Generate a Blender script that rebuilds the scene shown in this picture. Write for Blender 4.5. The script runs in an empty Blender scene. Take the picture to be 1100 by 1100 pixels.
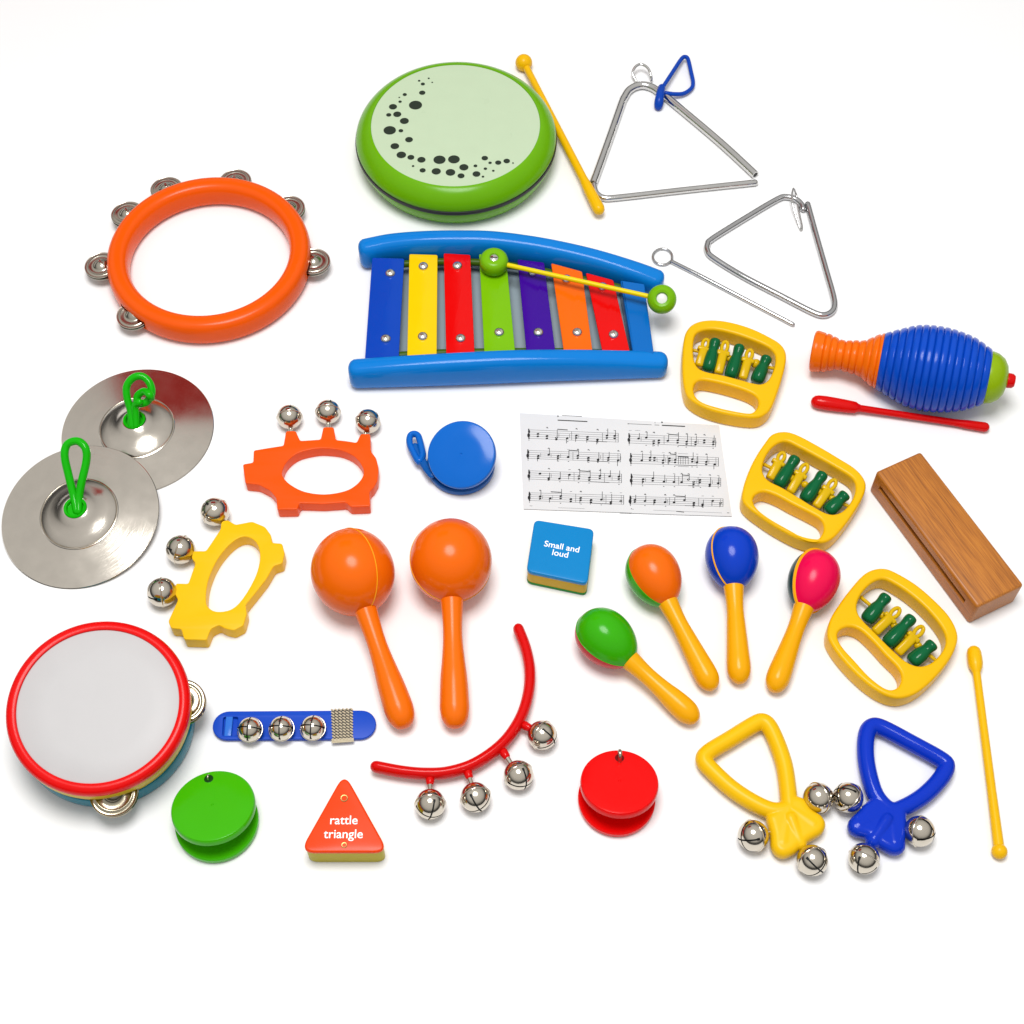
import bpy, bmesh, math, random
from mathutils import Vector, Matrix, Quaternion
random.seed(7)
PI = math.pi
scn = bpy.context.scene
COL = scn.collection
# ------------------------------------------------------------------ camera
EL = math.radians(58.5); DIST = 1640.0; FOC = 1640.0      # millimetres / pixels of an 1100 px wide frame
CAM = Vector((0, -DIST*math.cos(EL), DIST*math.sin(EL)))
FW = Vector((0, math.cos(EL), -math.sin(EL))); UP = Vector((0, math.sin(EL), math.cos(EL)))

def P(px, py, z=0.0):
    """point of the table plane (raised by z mm) seen at a pixel of the photograph"""
    d = Vector((px-550, 0, 0)) + FW*FOC + UP*(550-py)
    t = (z-CAM.z)/d.z
    p = CAM + d*t
    return Vector((p.x, p.y, z))

def S(px, py, z=0.0):
    return (P(px, py, z)-CAM).dot(FW)/FOC

def zm(ox, oy, k):
    return lambda X, Y: (ox+X/k, oy+Y/k)

cam = bpy.data.cameras.new('camera'); camo = bpy.data.objects.new('camera', cam); COL.objects.link(camo)
cam.sensor_width = 36; cam.lens = 36*FOC/1100; cam.clip_start = .05; cam.clip_end = 60
camo.location = CAM*.001
camo.rotation_euler = (PI/2-EL, 0, 0)
scn.camera = camo

# ------------------------------------------------------------------ materials
def lin(c):
    return c/12.92 if c <= .04045 else ((c+.055)/1.055)**2.4
def rgb(r, g, b, gain=1.0):
    return tuple(max(.004, lin(c/255)*gain) for c in (r, g, b))+(1,)

def nodes(name):
    m = bpy.data.materials.new(name); m.use_nodes = True
    nt = m.node_tree
    return m, nt, nt.nodes['Principled BSDF']

def plastic(name, c, rough=.33, gain=.8, bump=.02, scale=1400, spec=.18, sss=0):
    gain *= .93; rough = max(.14, rough-.12)
    m, nt, b = nodes(name)
    col = tuple(max(.002, v-.02) for v in rgb(*c, gain=gain)[:3])+(1,)
    tc = nt.nodes.new('ShaderNodeTexCoord')
    n = nt.nodes.new('ShaderNodeTexNoise'); n.inputs['Scale'].default_value = 38; n.inputs['Detail'].default_value = 5
    nt.links.new(tc.outputs['Object'], n.inputs['Vector'])
    mx = nt.nodes.new('ShaderNodeMix'); mx.data_type = 'RGBA'
    mx.inputs['A'].default_value = tuple(v*.97 for v in col[:3])+(1,)
    mx.inputs['B'].default_value = tuple(min(1, v*1.03) for v in col[:3])+(1,)
    nt.links.new(n.outputs['Fac'], mx.inputs['Factor']); nt.links.new(mx.outputs['Result'], b.inputs['Base Color'])
    mr = nt.nodes.new('ShaderNodeMapRange'); mr.inputs['From Min'].default_value = .3; mr.inputs['From Max'].default_value = .7
    mr.inputs['To Min'].default_value = rough-.03; mr.inputs['To Max'].default_value = rough+.03
    nt.links.new(n.outputs['Fac'], mr.inputs['Value']); nt.links.new(mr.outputs['Result'], b.inputs['Roughness'])
    n2 = nt.nodes.new('ShaderNodeTexNoise'); n2.inputs['Scale'].default_value = scale; n2.inputs['Detail'].default_value = 2
    nt.links.new(tc.outputs['Object'], n2.inputs['Vector'])
    bp = nt.nodes.new('ShaderNodeBump'); bp.inputs['Strength'].default_value = bump; bp.inputs['Distance'].default_value = .0006
    nt.links.new(n2.outputs['Fac'], bp.inputs['Height']); nt.links.new(bp.outputs['Normal'], b.inputs['Normal'])
    b.inputs['Specular IOR Level'].default_value = spec
    if sss:
        b.inputs['Subsurface Weight'].default_value = sss
        b.inputs['Subsurface Radius'].default_value = (.004, .003, .002)
    return m

def metal(name, c, rough=.1, brushed=0, var=.05):
    m, nt, b = nodes(name)
    b.inputs['Metallic'].default_value = 1
    tc = nt.nodes.new('ShaderNodeTexCoord')
    n = nt.nodes.new('ShaderNodeTexNoise'); n.inputs['Scale'].default_value = 60; n.inputs['Detail'].default_value = 6
    nt.links.new(tc.outputs['Object'], n.inputs['Vector'])
    col = rgb(*c)
    mx = nt.nodes.new('ShaderNodeMix'); mx.data_type = 'RGBA'
    mx.inputs['A'].default_value = tuple(v*.9 for v in col[:3])+(1,); mx.inputs['B'].default_value = tuple(min(1, v*1.08) for v in col[:3])+(1,)
    nt.links.new(n.outputs['Fac'], mx.inputs['Factor']); nt.links.new(mx.outputs['Result'], b.inputs['Base Color'])
    mr = nt.nodes.new('ShaderNodeMapRange'); mr.inputs['From Min'].default_value = .3; mr.inputs['From Max'].default_value = .7
    mr.inputs['To Min'].default_value = max(.02, rough-var); mr.inputs['To Max'].default_value = rough+var
    nt.links.new(n.outputs['Fac'], mr.inputs['Value']); nt.links.new(mr.outputs['Result'], b.inputs['Roughness'])
    if brushed:
        # fine circular lathe marks round the object's axis
        sp = nt.nodes.new('ShaderNodeSeparateXYZ'); nt.links.new(tc.outputs['Object'], sp.inputs[0])
        cb = nt.nodes.new('ShaderNodeCombineXYZ'); nt.links.new(sp.outputs['X'], cb.inputs['X']); nt.links.new(sp.outputs['Y'], cb.inputs['Y'])
        ln = nt.nodes.new('ShaderNodeVectorMath'); ln.operation = 'LENGTH'; nt.links.new(cb.outputs[0], ln.inputs[0])
        n2 = nt.nodes.new('ShaderNodeTexNoise'); n2.noise_dimensions = '1D'; n2.inputs['Scale'].default_value = 2600; n2.inputs['Detail'].default_value = 3
        nt.links.new(ln.outputs['Value'], n2.inputs['W'])
        bp = nt.nodes.new('ShaderNodeBump'); bp.inputs['Strength'].default_value = brushed; bp.inputs['Distance'].default_value = .0002
        nt.links.new(n2.outputs['Fac'], bp.inputs['Height']); nt.links.new(bp.outputs['Normal'], b.inputs['Normal'])
    return m

def plain(name, c, rough=.6, gain=1.0):
    m, nt, b = nodes(name)
    b.inputs['Base Color'].default_value = rgb(*c, gain=gain); b.inputs['Roughness'].default_value = rough
    return m

M = {}
M['orange'] = plastic('orange_plastic', (255, 104, 4), .36, .86)
M['pig_orange'] = plastic('orange_satin_plastic', (255, 100, 4), .42, .86)
M['maraca_orange'] = plastic('orange_gloss_plastic', (255, 118, 0), .3, .86)
M['handle_orange'] = plastic('orange_handle_plastic', (255, 124, 4), .36, .88)
M['seam'] = plastic('pale_orange_seam', (255, 176, 50), .4, .9)
M['yellow'] = plastic('yellow_plastic', (255, 198, 0), .4, .88)
M['yellow_soft'] = plastic('yellow_satin_plastic', (255, 202, 0), .46, .88)
M['maraca_yellow'] = plastic('warm_yellow_plastic', (255, 182, 10), .36, .88)
M['clapper_yellow'] = plastic('mustard_yellow_plastic', (232, 190, 20), .3, .85)
M['clapper_green'] = plastic('bottle_green_plastic', (0, 112, 74), .22, .85)
M['drum_green'] = plastic('lime_green_plastic', (122, 190, 0), .34, .82)
M['drum_head'] = plastic('pale_mint_drum_skin', (212, 232, 198), .42, .8, bump=.05, scale=300)
M['dark_spot'] = plain('dark_green_print', (14, 34, 16), .5)
M['black'] = plain('black_rubber_and_shade', (12, 14, 14), .5)  # drum seam band; also the shade painted inside bells and tube ends
M['ink'] = plain('black_ink', (22, 22, 24), .8)
M['ink_grey'] = plain('grey_ink', (120, 120, 122), .8)
M['rail_blue'] = plastic('bright_blue_plastic', (0, 138, 226), .27, .84)
M['panel_blue'] = plastic('mid_blue_plastic', (0, 122, 208), .34, .8)
M['bar_blue'] = plastic('blue_painted_metal', (0, 84, 192), .3, .85)
M['bar_yellow'] = plastic('yellow_painted_metal', (255, 212, 0), .3, .88)
M['bar_red'] = plastic('red_painted_metal', (236, 8, 10), .3, .88)
M['bar_green'] = plastic('green_painted_metal', (134, 200, 24), .3, .85)
M['bar_purple'] = plastic('purple_painted_metal', (76, 40, 156), .3, .88)
M['bar_orange'] = plastic('orange_painted_metal', (255, 116, 10), .3, .88)
M['lime'] = plastic('lime_mallet_plastic', (132, 196, 20), .34, .84)
M['stick_yellow'] = plastic('yellow_stick_plastic', (250, 226, 24), .35, .86)
M['rod_green'] = plastic('dull_green_rod', (88, 120, 50), .5, .7)
M['white'] = plastic('white_plastic', (244, 244, 240), .4, .9)
M['screw'] = metal('nickel_screw', (228, 226, 220), .16)
M['slot'] = plain('dark_slot', (40, 36, 34), .5)
M['chrome'] = metal('chrome', (206, 205, 203), .1, var=.02)
M['steel'] = metal('bright_steel', (188, 188, 189), .16, var=.03)
M['bell'] = metal('nickel_bell', (208, 200, 186), .13, var=.03)
M['jingle'] = metal('nickel_jingle', (186, 180, 166), .2, var=.04)
M['brass'] = metal('pale_brass_jingle', (162, 154, 134), .16, var=.04)
M['cymbal'] = metal('spun_steel_cymbal', (208, 201, 190), .16, brushed=.12, var=.02)
M['strap_green'] = plastic('bright_green_strap', (52, 196, 10), .26, .82)
M['red'] = plastic('red_plastic', (240, 28, 14), .36, .88)
M['stick_red'] = plastic('red_stick_plastic', (226, 16, 10), .3, .88)
M['skin'] = plastic('pale_grey_drum_skin', (224, 222, 222), .5, .76, bump=.05, scale=300)
M['rim_yellow'] = plastic('mustard_rim_plastic', (236, 200, 50), .4, .8)
M['teal'] = plastic('teal_plastic', (0, 138, 160), .34, .82)
M['cast_green'] = plastic('leaf_green_plastic', (84, 196, 8), .3, .82)
M['cast_red'] = plastic('scarlet_plastic', (246, 28, 14), .34, .88)
M['cast_blue'] = plastic('azure_plastic', (0, 116, 214), .24, .85)
M['cast_blue_low'] = plastic('deep_azure_plastic', (0, 104, 184), .3, .85)
M['box_blue'] = plastic('cyan_blue_paint', (0, 144, 212), .4, .85)
M['box_yellow'] = plastic('ochre_yellow_paint', (222, 186, 20), .5, .8)
M['box_green'] = plastic('green_paint', (30, 152, 70), .45, .8)
M['tri_orange'] = plastic('red_orange_paint', (252, 84, 24), .4, .86)
M['tri_yellow'] = plastic('olive_yellow_paint', (206, 190, 40), .5, .82)
M['paper'] = plastic('white_paper', (244, 244, 245), .8, .78, bump=.05, scale=400)
M['letter'] = plain('white_lettering', (250, 250, 248), .5)
M['mar_green'] = plastic('maraca_green', (74, 184, 8), .3, .86)
M['mar_red'] = plastic('maraca_red', (214, 20, 44), .34, .86)
M['mar_orange'] = plastic('maraca_orange', (255, 120, 0), .34, .86)
M['mar_blue'] = plastic('maraca_blue', (0, 78, 204), .28, .86)
M['mar_pink'] = plastic('maraca_pink', (246, 8, 92), .34, .88)
M['mar_navy'] = plastic('maraca_dark_green', (16, 84, 84), .34, .8)
M['guiro_blue'] = plastic('guiro_blue', (12, 90, 206), .3, .86)
M['guiro_orange'] = plastic('guiro_orange', (255, 122, 6), .34, .86)
M['guiro_lime'] = plastic('guiro_lime', (160, 196, 30), .4, .8)
M['strap_blue'] = plastic('blue_strap_plastic', (0, 88, 208), .46, .84)
M['buckle_blue'] = plastic('pale_blue_buckle', (70, 130, 232), .3, .85)
M['cord_blue'] = plastic('blue_cord_vinyl', (0, 84, 190), .4, .84)
M['handle_blue'] = plastic('royal_blue_plastic', (0, 72, 206), .26, .86)
M['weave'] = plastic('beige_weave', (222, 210, 182), .5, .85)
M['hole_green'] = plastic('shaded_green_hole', (10, 84, 10), .5, .8)
M['hole_red'] = plastic('shaded_red_hole', (130, 10, 8), .5, .8)
M['bronze'] = metal('dull_bronze', (150, 116, 70), .3)
M['base_grey'] = plastic('grey_blue_base', (168, 184, 192), .5, .85)
M['board'] = plastic('dark_red_board', (206, 50, 20), .6, .9)

def wood_mat():
    m, nt, b = nodes('varnished_wood')
    tc = nt.nodes.new('ShaderNodeTexCoord')
    mp = nt.nodes.new('ShaderNodeMapping'); mp.inputs['Scale'].default_value = (800, 22, 800)
    nt.links.new(tc.outputs['Object'], mp.inputs['Vector'])
    n = nt.nodes.new('ShaderNodeTexNoise'); n.inputs['Scale'].default_value = 1; n.inputs['Detail'].default_value = 6; n.inputs['Roughness'].default_value = .65
    n.inputs['Distortion'].default_value = .12
    nt.links.new(mp.outputs[0], n.inputs['Vector'])
    mp2 = nt.nodes.new('ShaderNodeMapping'); mp2.inputs['Scale'].default_value = (60, 6, 60)
    nt.links.new(tc.outputs['Object'], mp2.inputs['Vector'])
    n2 = nt.nodes.new('ShaderNodeTexNoise'); n2.inputs['Scale'].default_value = 1; n2.inputs['Detail'].default_value = 3
    nt.links.new(mp2.outputs[0], n2.inputs['Vector'])
    r = nt.nodes.new('ShaderNodeValToRGB')
    r.color_ramp.elements[0].position = .28; r.color_ramp.elements[0].color = rgb(124, 70, 18)
    r.color_ramp.elements[1].position = .66; r.color_ramp.elements[1].color = rgb(196, 124, 40)
    e = r.color_ramp.elements.new(.48); e.color = rgb(174, 104, 30)
    nt.links.new(n.outputs['Fac'], r.inputs['Fac'])
    mx = nt.nodes.new('ShaderNodeMix'); mx.data_type = 'RGBA'; mx.blend_type = 'MULTIPLY'; mx.inputs['Factor'].default_value = .34
    r2 = nt.nodes.new('ShaderNodeValToRGB'); r2.color_ramp.elements[0].position = .35; r2.color_ramp.elements[0].color = (.6, .55, .5, 1); r2.color_ramp.elements[1].position = .65
    nt.links.new(n2.outputs['Fac'], r2.inputs['Fac'])
    nt.links.new(r.outputs['Color'], mx.inputs['A']); nt.links.new(r2.outputs['Color'], mx.inputs['B'])
    nt.links.new(mx.outputs['Result'], b.inputs['Base Color'])
    b.inputs['Roughness'].default_value = .42
    bp = nt.nodes.new('ShaderNodeBump'); bp.inputs['Strength'].default_value = .15; bp.inputs['Distance'].default_value = .0005
    nt.links.new(n.outputs['Fac'], bp.inputs['Height']); nt.links.new(bp.outputs['Normal'], b.inputs['Normal'])
    return m
M['wood'] = wood_mat()

def table_mat():
    m, nt, b = nodes('white_tabletop')
    tc = nt.nodes.new('ShaderNodeTexCoord')
    n = nt.nodes.new('ShaderNodeTexNoise'); n.inputs['Scale'].default_value = 3; n.inputs['Detail'].default_value = 4
    nt.links.new(tc.outputs['Object'], n.inputs['Vector'])
    r = nt.nodes.new('ShaderNodeValToRGB')
    r.color_ramp.elements[0].color = (.845, .845, .848, 1); r.color_ramp.elements[1].color = (.865, .865, .865, 1)
    nt.links.new(n.outputs['Fac'], r.inputs['Fac']); nt.links.new(r.outputs['Color'], b.inputs['Base Color'])
    b.inputs['Roughness'].default_value = .7; b.inputs['Specular IOR Level'].default_value = .2
    return m
M['table'] = table_mat()

# ------------------------------------------------------------------ geometry
class G:
    def __init__(s): s.v = []; s.f = []; s.m = []; s.s = []
    def add(s, v, f, mi=0, smooth=True):
        o = len(s.v); s.v += [Vector(p) for p in v]
        for i, q in enumerate(f):
            s.f.append([o+k for k in q]); s.m.append(mi); s.s.append(smooth if isinstance(smooth, bool) else smooth[i])
        return s
    def lathe(s, prof, n=64, mx=None, mi=0, smooth=True):
        v = []; rows = []
        for r, z in prof:
            if r < 1e-6: rows.append([len(v)]); v.append(Vector((0, 0, z)))
            else:
                rows.append([len(v)+k for k in range(n)])
                v += [Vector((r*math.cos(2*PI*k/n), r*math.sin(2*PI*k/n), z)) for k in range(n)]
        f = []
        for a, b in zip(rows, rows[1:]):
            for k in range(n):
                k2 = (k+1) % n
                if len(a) == 1 and len(b) == 1: continue
                if len(a) == 1: f.append([a[0], b[k], b[k2]][::-1])
                elif len(b) == 1: f.append([a[k], a[k2], b[0]])
                else: f.append([a[k], a[k2], b[k2], b[k]])
        if mx is not None: v = [mx @ p for p in v]
        return s.add(v, f, mi, smooth)
    def tube(s, pts, r, n=16, closed=False, mi=0, caps=True, sq=(1, 1), up=None):
        pts = [Vector(p) for p in pts]; N = len(pts)
        rad = list(r) if isinstance(r, (list, tuple)) else [r]*N
        if not closed and caps:                      # rounded ends
            def cap(p0, p1, r0):
                d = (p0-p1).normalized(); out = []
                for a in (30, 58, 78, 88): out.append((p0+d*r0*math.sin(math.radians(a)), r0*math.cos(math.radians(a))))
                return out
            c0 = cap(pts[0], pts[1], rad[0]); c1 = cap(pts[-1], pts[-2], rad[-1])
            pts = [c[0] for c in c0[::-1]]+pts+[c[0] for c in c1]; rad = [c[1] for c in c0[::-1]]+rad+[c[1] for c in c1]; N = len(pts)
        def tang(i):
            a = pts[(i-1) % N] if closed or i > 0 else pts[i]; b = pts[(i+1) % N] if closed or i < N-1 else pts[i]
            return (b-a).normalized()
        t0 = tang(0); ref = up or (Vector((0, 0, 1)) if abs(t0.z) < .9 else Vector((0, 1, 0)))
        nr = (ref-t0*ref.dot(t0)).normalized(); v = []; f = []; prev = t0
        for i in range(N):
            t = tang(i)
            if up: nr = (up-t*up.dot(t)).normalized()
            else: nr = prev.rotation_difference(t) @ nr; nr = (nr-t*nr.dot(t)).normalized()
            bn = t.cross(nr); prev = t
            for k in range(n):
                a = 2*PI*k/n
                v.append(pts[i]+(bn*math.cos(a)*sq[0]+nr*math.sin(a)*sq[1])*rad[i])
        for i in range(N if closed else N-1):
            j = (i+1) % N
            for k in range(n):
                k2 = (k+1) % n
                f.append([i*n+k, i*n+k2, j*n+k2, j*n+k][::-1])
        if not closed:
            f.append(list(range(n))); f.append([(N-1)*n+k for k in range(n)][::-1])
        s.add(v, [q[::-1] for q in f], mi, True)
        return s
    def ext(s, outer, holes, z0, z1, bev=1.5, mi=0, res=4, mx=None):
        """outline in the xy plane (mm) with holes, raised from z0 to z1, edges rounded by bev"""
        cu = bpy.data.curves.new('tmp', 'CURVE'); cu.dimensions = '2D'; cu.fill_mode = 'BOTH'
        for loop in [outer]+list(holes):
            sp = cu.splines.new('POLY'); sp.points.add(len(loop)-1)
            for q, p in zip(sp.points, loop): q.co = (p[0], p[1], 0, 1)
            sp.use_cyclic_u = True
        cu.extrude = max(.001, (z1-z0)/2-bev); cu.bevel_depth = bev; cu.bevel_resolution = res; cu.offset = -bev
        ob = bpy.data.objects.new('tmp', cu); COL.objects.link(ob)
        dg = bpy.context.evaluated_depsgraph_get(); dg.update()
        me = bpy.data.meshes.new_from_object(ob.evaluated_get(dg))
        zc = (z0+z1)/2
        v = [Vector((p.co.x, p.co.y, p.co.z+zc)) for p in me.vertices]
        if mx is not None: v = [mx @ p for p in v]
        f = [list(p.vertices) for p in me.polygons]
        sm = [abs(p.normal.z) < .9995 for p in me.polygons]
        s.add(v, f, mi, sm)
        bpy.data.objects.remove(ob); bpy.data.curves.remove(cu); bpy.data.meshes.remove(me)
        return s
    def box(s, mx, sx, sy, sz, bev=1.0, mi=0, seg=3):
        bm = bmesh.new(); bmesh.ops.create_cube(bm, size=1)
        for p in bm.verts: p.co = Vector((p.co.x*sx, p.co.y*sy, p.co.z*sz))
        if bev: bmesh.ops.bevel(bm, geom=bm.edges[:], offset=bev, segments=seg, affect='EDGES', profile=.5)
        bm.verts.index_update()
        s.add([mx @ p.co for p in bm.verts], [[q.index for q in f.verts] for f in bm.faces], mi, True)
        bm.free(); return s

def mesh_of(name, g, mats, inv=None, weld=True, angle=38):
    me = bpy.data.meshes.new(name)
    v = [(inv @ p if inv else p)*.001 for p in g.v]
    me.from_pydata([tuple(p) for p in v], [], g.f)
    for m in (mats if isinstance(mats, (list, tuple)) else [mats]): me.materials.append(m)
    for p, mi, sm in zip(me.polygons, g.m, g.s): p.material_index = mi; p.use_smooth = sm
    bm = bmesh.new(); bm.from_mesh(me)
    if weld: bmesh.ops.remove_doubles(bm, verts=bm.verts[:], dist=2e-6)
    bmesh.ops.recalc_face_normals(bm, faces=bm.faces[:])
    bm.to_mesh(me); bm.free()
    try: me.set_sharp_from_angle(angle=math.radians(angle))
    except Exception: pass
    return me

class Thing:
    """an Empty at the thing's base that parents its parts"""
    def __init__(s, name, label, cat, base=None, mx=None, group=None):
        s.o = bpy.data.objects.new(name, None); COL.objects.link(s.o)
        s.o.empty_display_size = .02
        s.mx = mx.copy() if mx is not None else Matrix.Translation(base)
        s.inv = s.mx.inverted()
        w = s.mx.copy(); w.translation = w.translation*.001
        s.o.matrix_world = w
        s.o['label'] = label; s.o['category'] = cat
        if group: s.o['group'] = group
    def part(s, name, g, mat, parent=None, local=False, label=None, angle=38):
        me = mesh_of(name, g, mat, None if local else s.inv, angle=angle)
        o = bpy.data.objects.new(name, me); COL.objects.link(o); o.parent = parent or s.o
        if label: o['label'] = label
        return o

def solo(name, g, mat, label, cat, base, group=None):
    inv = Matrix.Translation(-Vector(base))
    o = bpy.data.objects.new(name, mesh_of(name, g, mat, inv)); COL.objects.link(o)
    o.location = Vector(base)*.001; o['label'] = label; o['category'] = cat
    if group: o['group'] = group
    return o

# outline helpers ----------------------------------------------------
def crom(p, k=6, closed=True):
    p = [Vector(q) for q in p]; n = len(p); out = []
    for i in range(n if closed else n-1):
        if closed: a, b, c, d = p[i-1], p[i], p[(i+1) % n], p[(i+2) % n]
        else: a, b, c, d = p[max(0, i-1)], p[i], p[i+1], p[min(n-1, i+2)]
        for j in range(k):
            t = j/k
            out.append(.5*((2*b)+(c-a)*t+(2*a-5*b+4*c-d)*t*t+(3*b-a-3*c+d)*t**3))
    if not closed: out.append(p[-1])
    return out
def fillet(p, r, seg=4):
    p = [Vector(q) for q in p]; n = len(p); out = []
    for i in range(n):
        a, b, c = p[i-1], p[i], p[(i+1) % n]
        u = (a-b); w = (c-b); d = min(r, u.length*.42, w.length*.42)
        s, e = b+u.normalized()*d, b+w.normalized()*d
        for k in range(seg+1):
            t = k/seg; out.append((1-t)**2*s+2*t*(1-t)*b+t*t*e)
    return out
def area(p):
    return sum(p[i-1][0]*p[i][1]-p[i][0]*p[i-1][1] for i in range(len(p)))/2
def trace(px, H, b):
    """outer silhouette read off the photograph: far edges lie at the top of the slab, near edges at its foot"""
    sg = 1 if area(px) > 0 else -1; n = len(px); out = []
    for i in range(n):
        t = Vector(px[(i+1) % n])-Vector(px[i-1])
        if t.length < 1e-6: t = Vector((1, 0))
        nr = Vector((t.y, -t.x)).normalized()*sg        # outward, pixel axes (y down)
        z = H/2-nr.y*(H/2-b)
        q = P(px[i][0], px[i][1], z); out.append((q.x, q.y))
    return out
def flat(px, z): return [tuple(P(x, y, z).xy) for x, y in px]
def zpx(k, pts): return [k(*p) for p in pts]
def axes(o, zdir, xdir=None):
    z = Vector(zdir).normalized(); x = Vector(xdir) if xdir is not None else (Vector((1, 0, 0)) if abs(z.x) < .9 else Vector((0, 1, 0)))
    y = z.cross(x).normalized(); x = y.cross(z).normalized()
    m = Matrix((x, y, z)).transposed().to_4x4(); m.translation = Vector(o); return m

def text_geo(body, size, mx, bold=.02, mi=0, depth=.35, spacing=1.0, lines=1.0):
    cu = bpy.data.curves.new('tmp', 'FONT'); cu.body = body; cu.size = size; cu.align_x = 'CENTER'; cu.align_y = 'CENTER'
    cu.offset = bold*size; cu.extrude = depth/2; cu.space_character = spacing; cu.space_line = lines; cu.resolution_u = 4
    ob = bpy.data.objects.new('tmp', cu); COL.objects.link(ob)
    dg = bpy.context.evaluated_depsgraph_get(); dg.update()
    me = bpy.data.meshes.new_from_object(ob.evaluated_get(dg))
    g = G(); g.add([mx @ p.co for p in me.vertices], [list(p.vertices) for p in me.polygons], mi, False)
    bpy.data.objects.remove(ob); bpy.data.curves.remove(cu); bpy.data.meshes.remove(me)
    return g

def blend(parts, voxel=.9, smooth=6):
    """one continuous moulded surface from overlapping pieces"""
    me = bpy.data.meshes.new('tmp'); me.from_pydata([tuple(p) for p in parts.v], [], parts.f)
    bm = bmesh.new(); bm.from_mesh(me); bmesh.ops.recalc_face_normals(bm, faces=bm.faces[:]); bm.to_mesh(me); bm.free()
    ob = bpy.data.objects.new('tmp', me); COL.objects.link(ob)
    md = ob.modifiers.new('r', 'REMESH'); md.mode = 'VOXEL'; md.voxel_size = voxel
    ms = ob.modifiers.new('s', 'SMOOTH'); ms.iterations = smooth; ms.factor = .5
    dg = bpy.context.evaluated_depsgraph_get(); dg.update()
    e = bpy.data.meshes.new_from_object(ob.evaluated_get(dg))
    g = G(); g.add([p.co.copy() for p in e.vertices], [list(p.vertices) for p in e.polygons])
    bpy.data.objects.remove(ob); bpy.data.meshes.remove(me); bpy.data.meshes.remove(e)
    return g

# ------------------------------------------------------------------ the surface
g = G(); g.add([(-6000, -6000, 0), (6000, -6000, 0), (6000, 6000, 0), (-6000, 6000, 0)], [[0, 1, 2, 3]])
tb = bpy.data.objects.new('tabletop', mesh_of('tabletop', g, M['table'])); COL.objects.link(tb); tb['kind'] = 'structure'

# ------------------------------------------------------------------ jingle bells (shared mesh)
def bell_mesh():
    bm = bmesh.new()
    R = 15.0
    bmesh.ops.create_uvsphere(bm, u_segments=72, v_segments=48, radius=R)
    w = .055*R
    for ax in (0, 1):
        for sg in (-1, 1):
            no = Vector((0, 0, 0)); no[ax] = 1; co = no*w*sg
            bmesh.ops.bisect_plane(bm, geom=bm.verts[:]+bm.edges[:]+bm.faces[:], plane_co=co, plane_no=no)
    bmesh.ops.bisect_plane(bm, geom=bm.verts[:]+bm.edges[:]+bm.faces[:], plane_co=(0, 0, .34*R), plane_no=(0, 0, 1))
    kill = []
    for f in bm.faces:
        c = f.calc_center_median()
        if c.z > .34*R and (abs(c.x) < w*.99 or abs(c.y) < w*.99): kill.append(f)
        elif c.z > .2*R:
            for a in range(4):
                e = Vector((math.cos(a*PI/2)*.93*R, math.sin(a*PI/2)*.93*R, .36*R))
                if (c-e).length < .11*R: kill.append(f); break
    bmesh.ops.delete(bm, geom=kill, context='FACES')
    for f in bm.faces: f.smooth = True
    # rolled lip where the two halves join
    gg = G(); prof = []
    for k in range(13):
        a = 2*PI*k/12; prof.append((R*1.0+.055*R*math.cos(a), -.02*R+.05*R*math.sin(a)))
    gg.lathe(prof, 72)
    gg.lathe([(0, -.93*R)]+[(.93*R*math.sin(PI*k/16), -.93*R*math.cos(PI*k/16)) for k in range(1, 16)]+[(0, .93*R)], 40, mi=1)  # solid black core, painted shade behind the slits
    me0 = bpy.data.meshes.new('t'); bm.to_mesh(me0); bm.free()
    gg.add([p.co.copy() for p in me0.vertices], [list(p.vertices) for p in me0.polygons])
    bpy.data.meshes.remove(me0)
    return mesh_of('bell', gg, [M['bell'], M['black']], weld=False, angle=50)
BELL = bell_mesh()
def bell(t, c, r, pole, spin=0):
    o = bpy.data.objects.new('bell', BELL); COL.objects.link(o); o.parent = t.o
    m = t.inv @ axes(c, pole) @ Matrix.Rotation(spin, 4, 'Z')
    m.translation = m.translation*.001
    o.matrix_local = m @ Matrix.Scale(r/15.0, 4)
    return o

def jingle_profile(R, k=1):
    return [(0, R*.3), (R*.12, R*.29), (R*.26, R*.24), (R*.4, R*.12), (R*.46, R*.05), (R*.5, R*.04), (R*.72, R*.03), (R*.75, R*.045), (R*.78, R*.055), (R*.81, R*.045), (R*.84, R*.03),
            (R*.95, R*.02), (R, R*.05), (R*1.01, R*.01), (R*.98, -R*.03), (R*.9, -R*.03)]

# ------------------------------------------------------------------ 1 green drum
c = Vector((-69, 523, 0))
t = Thing('hand_drum', 'round lime green hand drum with black seam and spotted pale mint skin', 'drum', c)
R0 = 124
def arc_prof(r0, z0, r1, z1, n=10, bulge=1.0, out=True):
    o = []
    for k in range(n+1):
        a = PI/2*k/n
        o.append((r1+(r0-r1)*math.cos(a)**bulge, z0+(z1-z0)*math.sin(a)) if out else (r0+(r1-r0)*math.sin(a), z1+(z0-z1)*math.cos(a)))
    return o
t.part('lower_shell', G().lathe([(0, 0), (104, 0), (110, .8), (115, 4), (119, 11), (122, 19), (123.2, 24), (123.3, 26.6), (118, 26.8)], 128), M['drum_green'], local=True)
t.part('seam_band', G().lathe([(118, 26.4), (123.4, 26.6), (124.4, 27.6), (124.6, 29.5), (124.3, 31.6), (123.4, 32.4), (118, 32.6)], 128), M['black'], local=True)
t.part('upper_rim', G().lathe([(118, 32.4), (123.2, 32.5), (123.6, 33.6), (123.2, 36.5), (121.6, 40.5), (119, 44.6), (115.6, 48.6), (111.6, 52), (107.8, 54.3), (105.2, 55.4), (103.8, 55.6), (103.2, 54.6)], 128), M['drum_green'], local=True)
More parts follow.
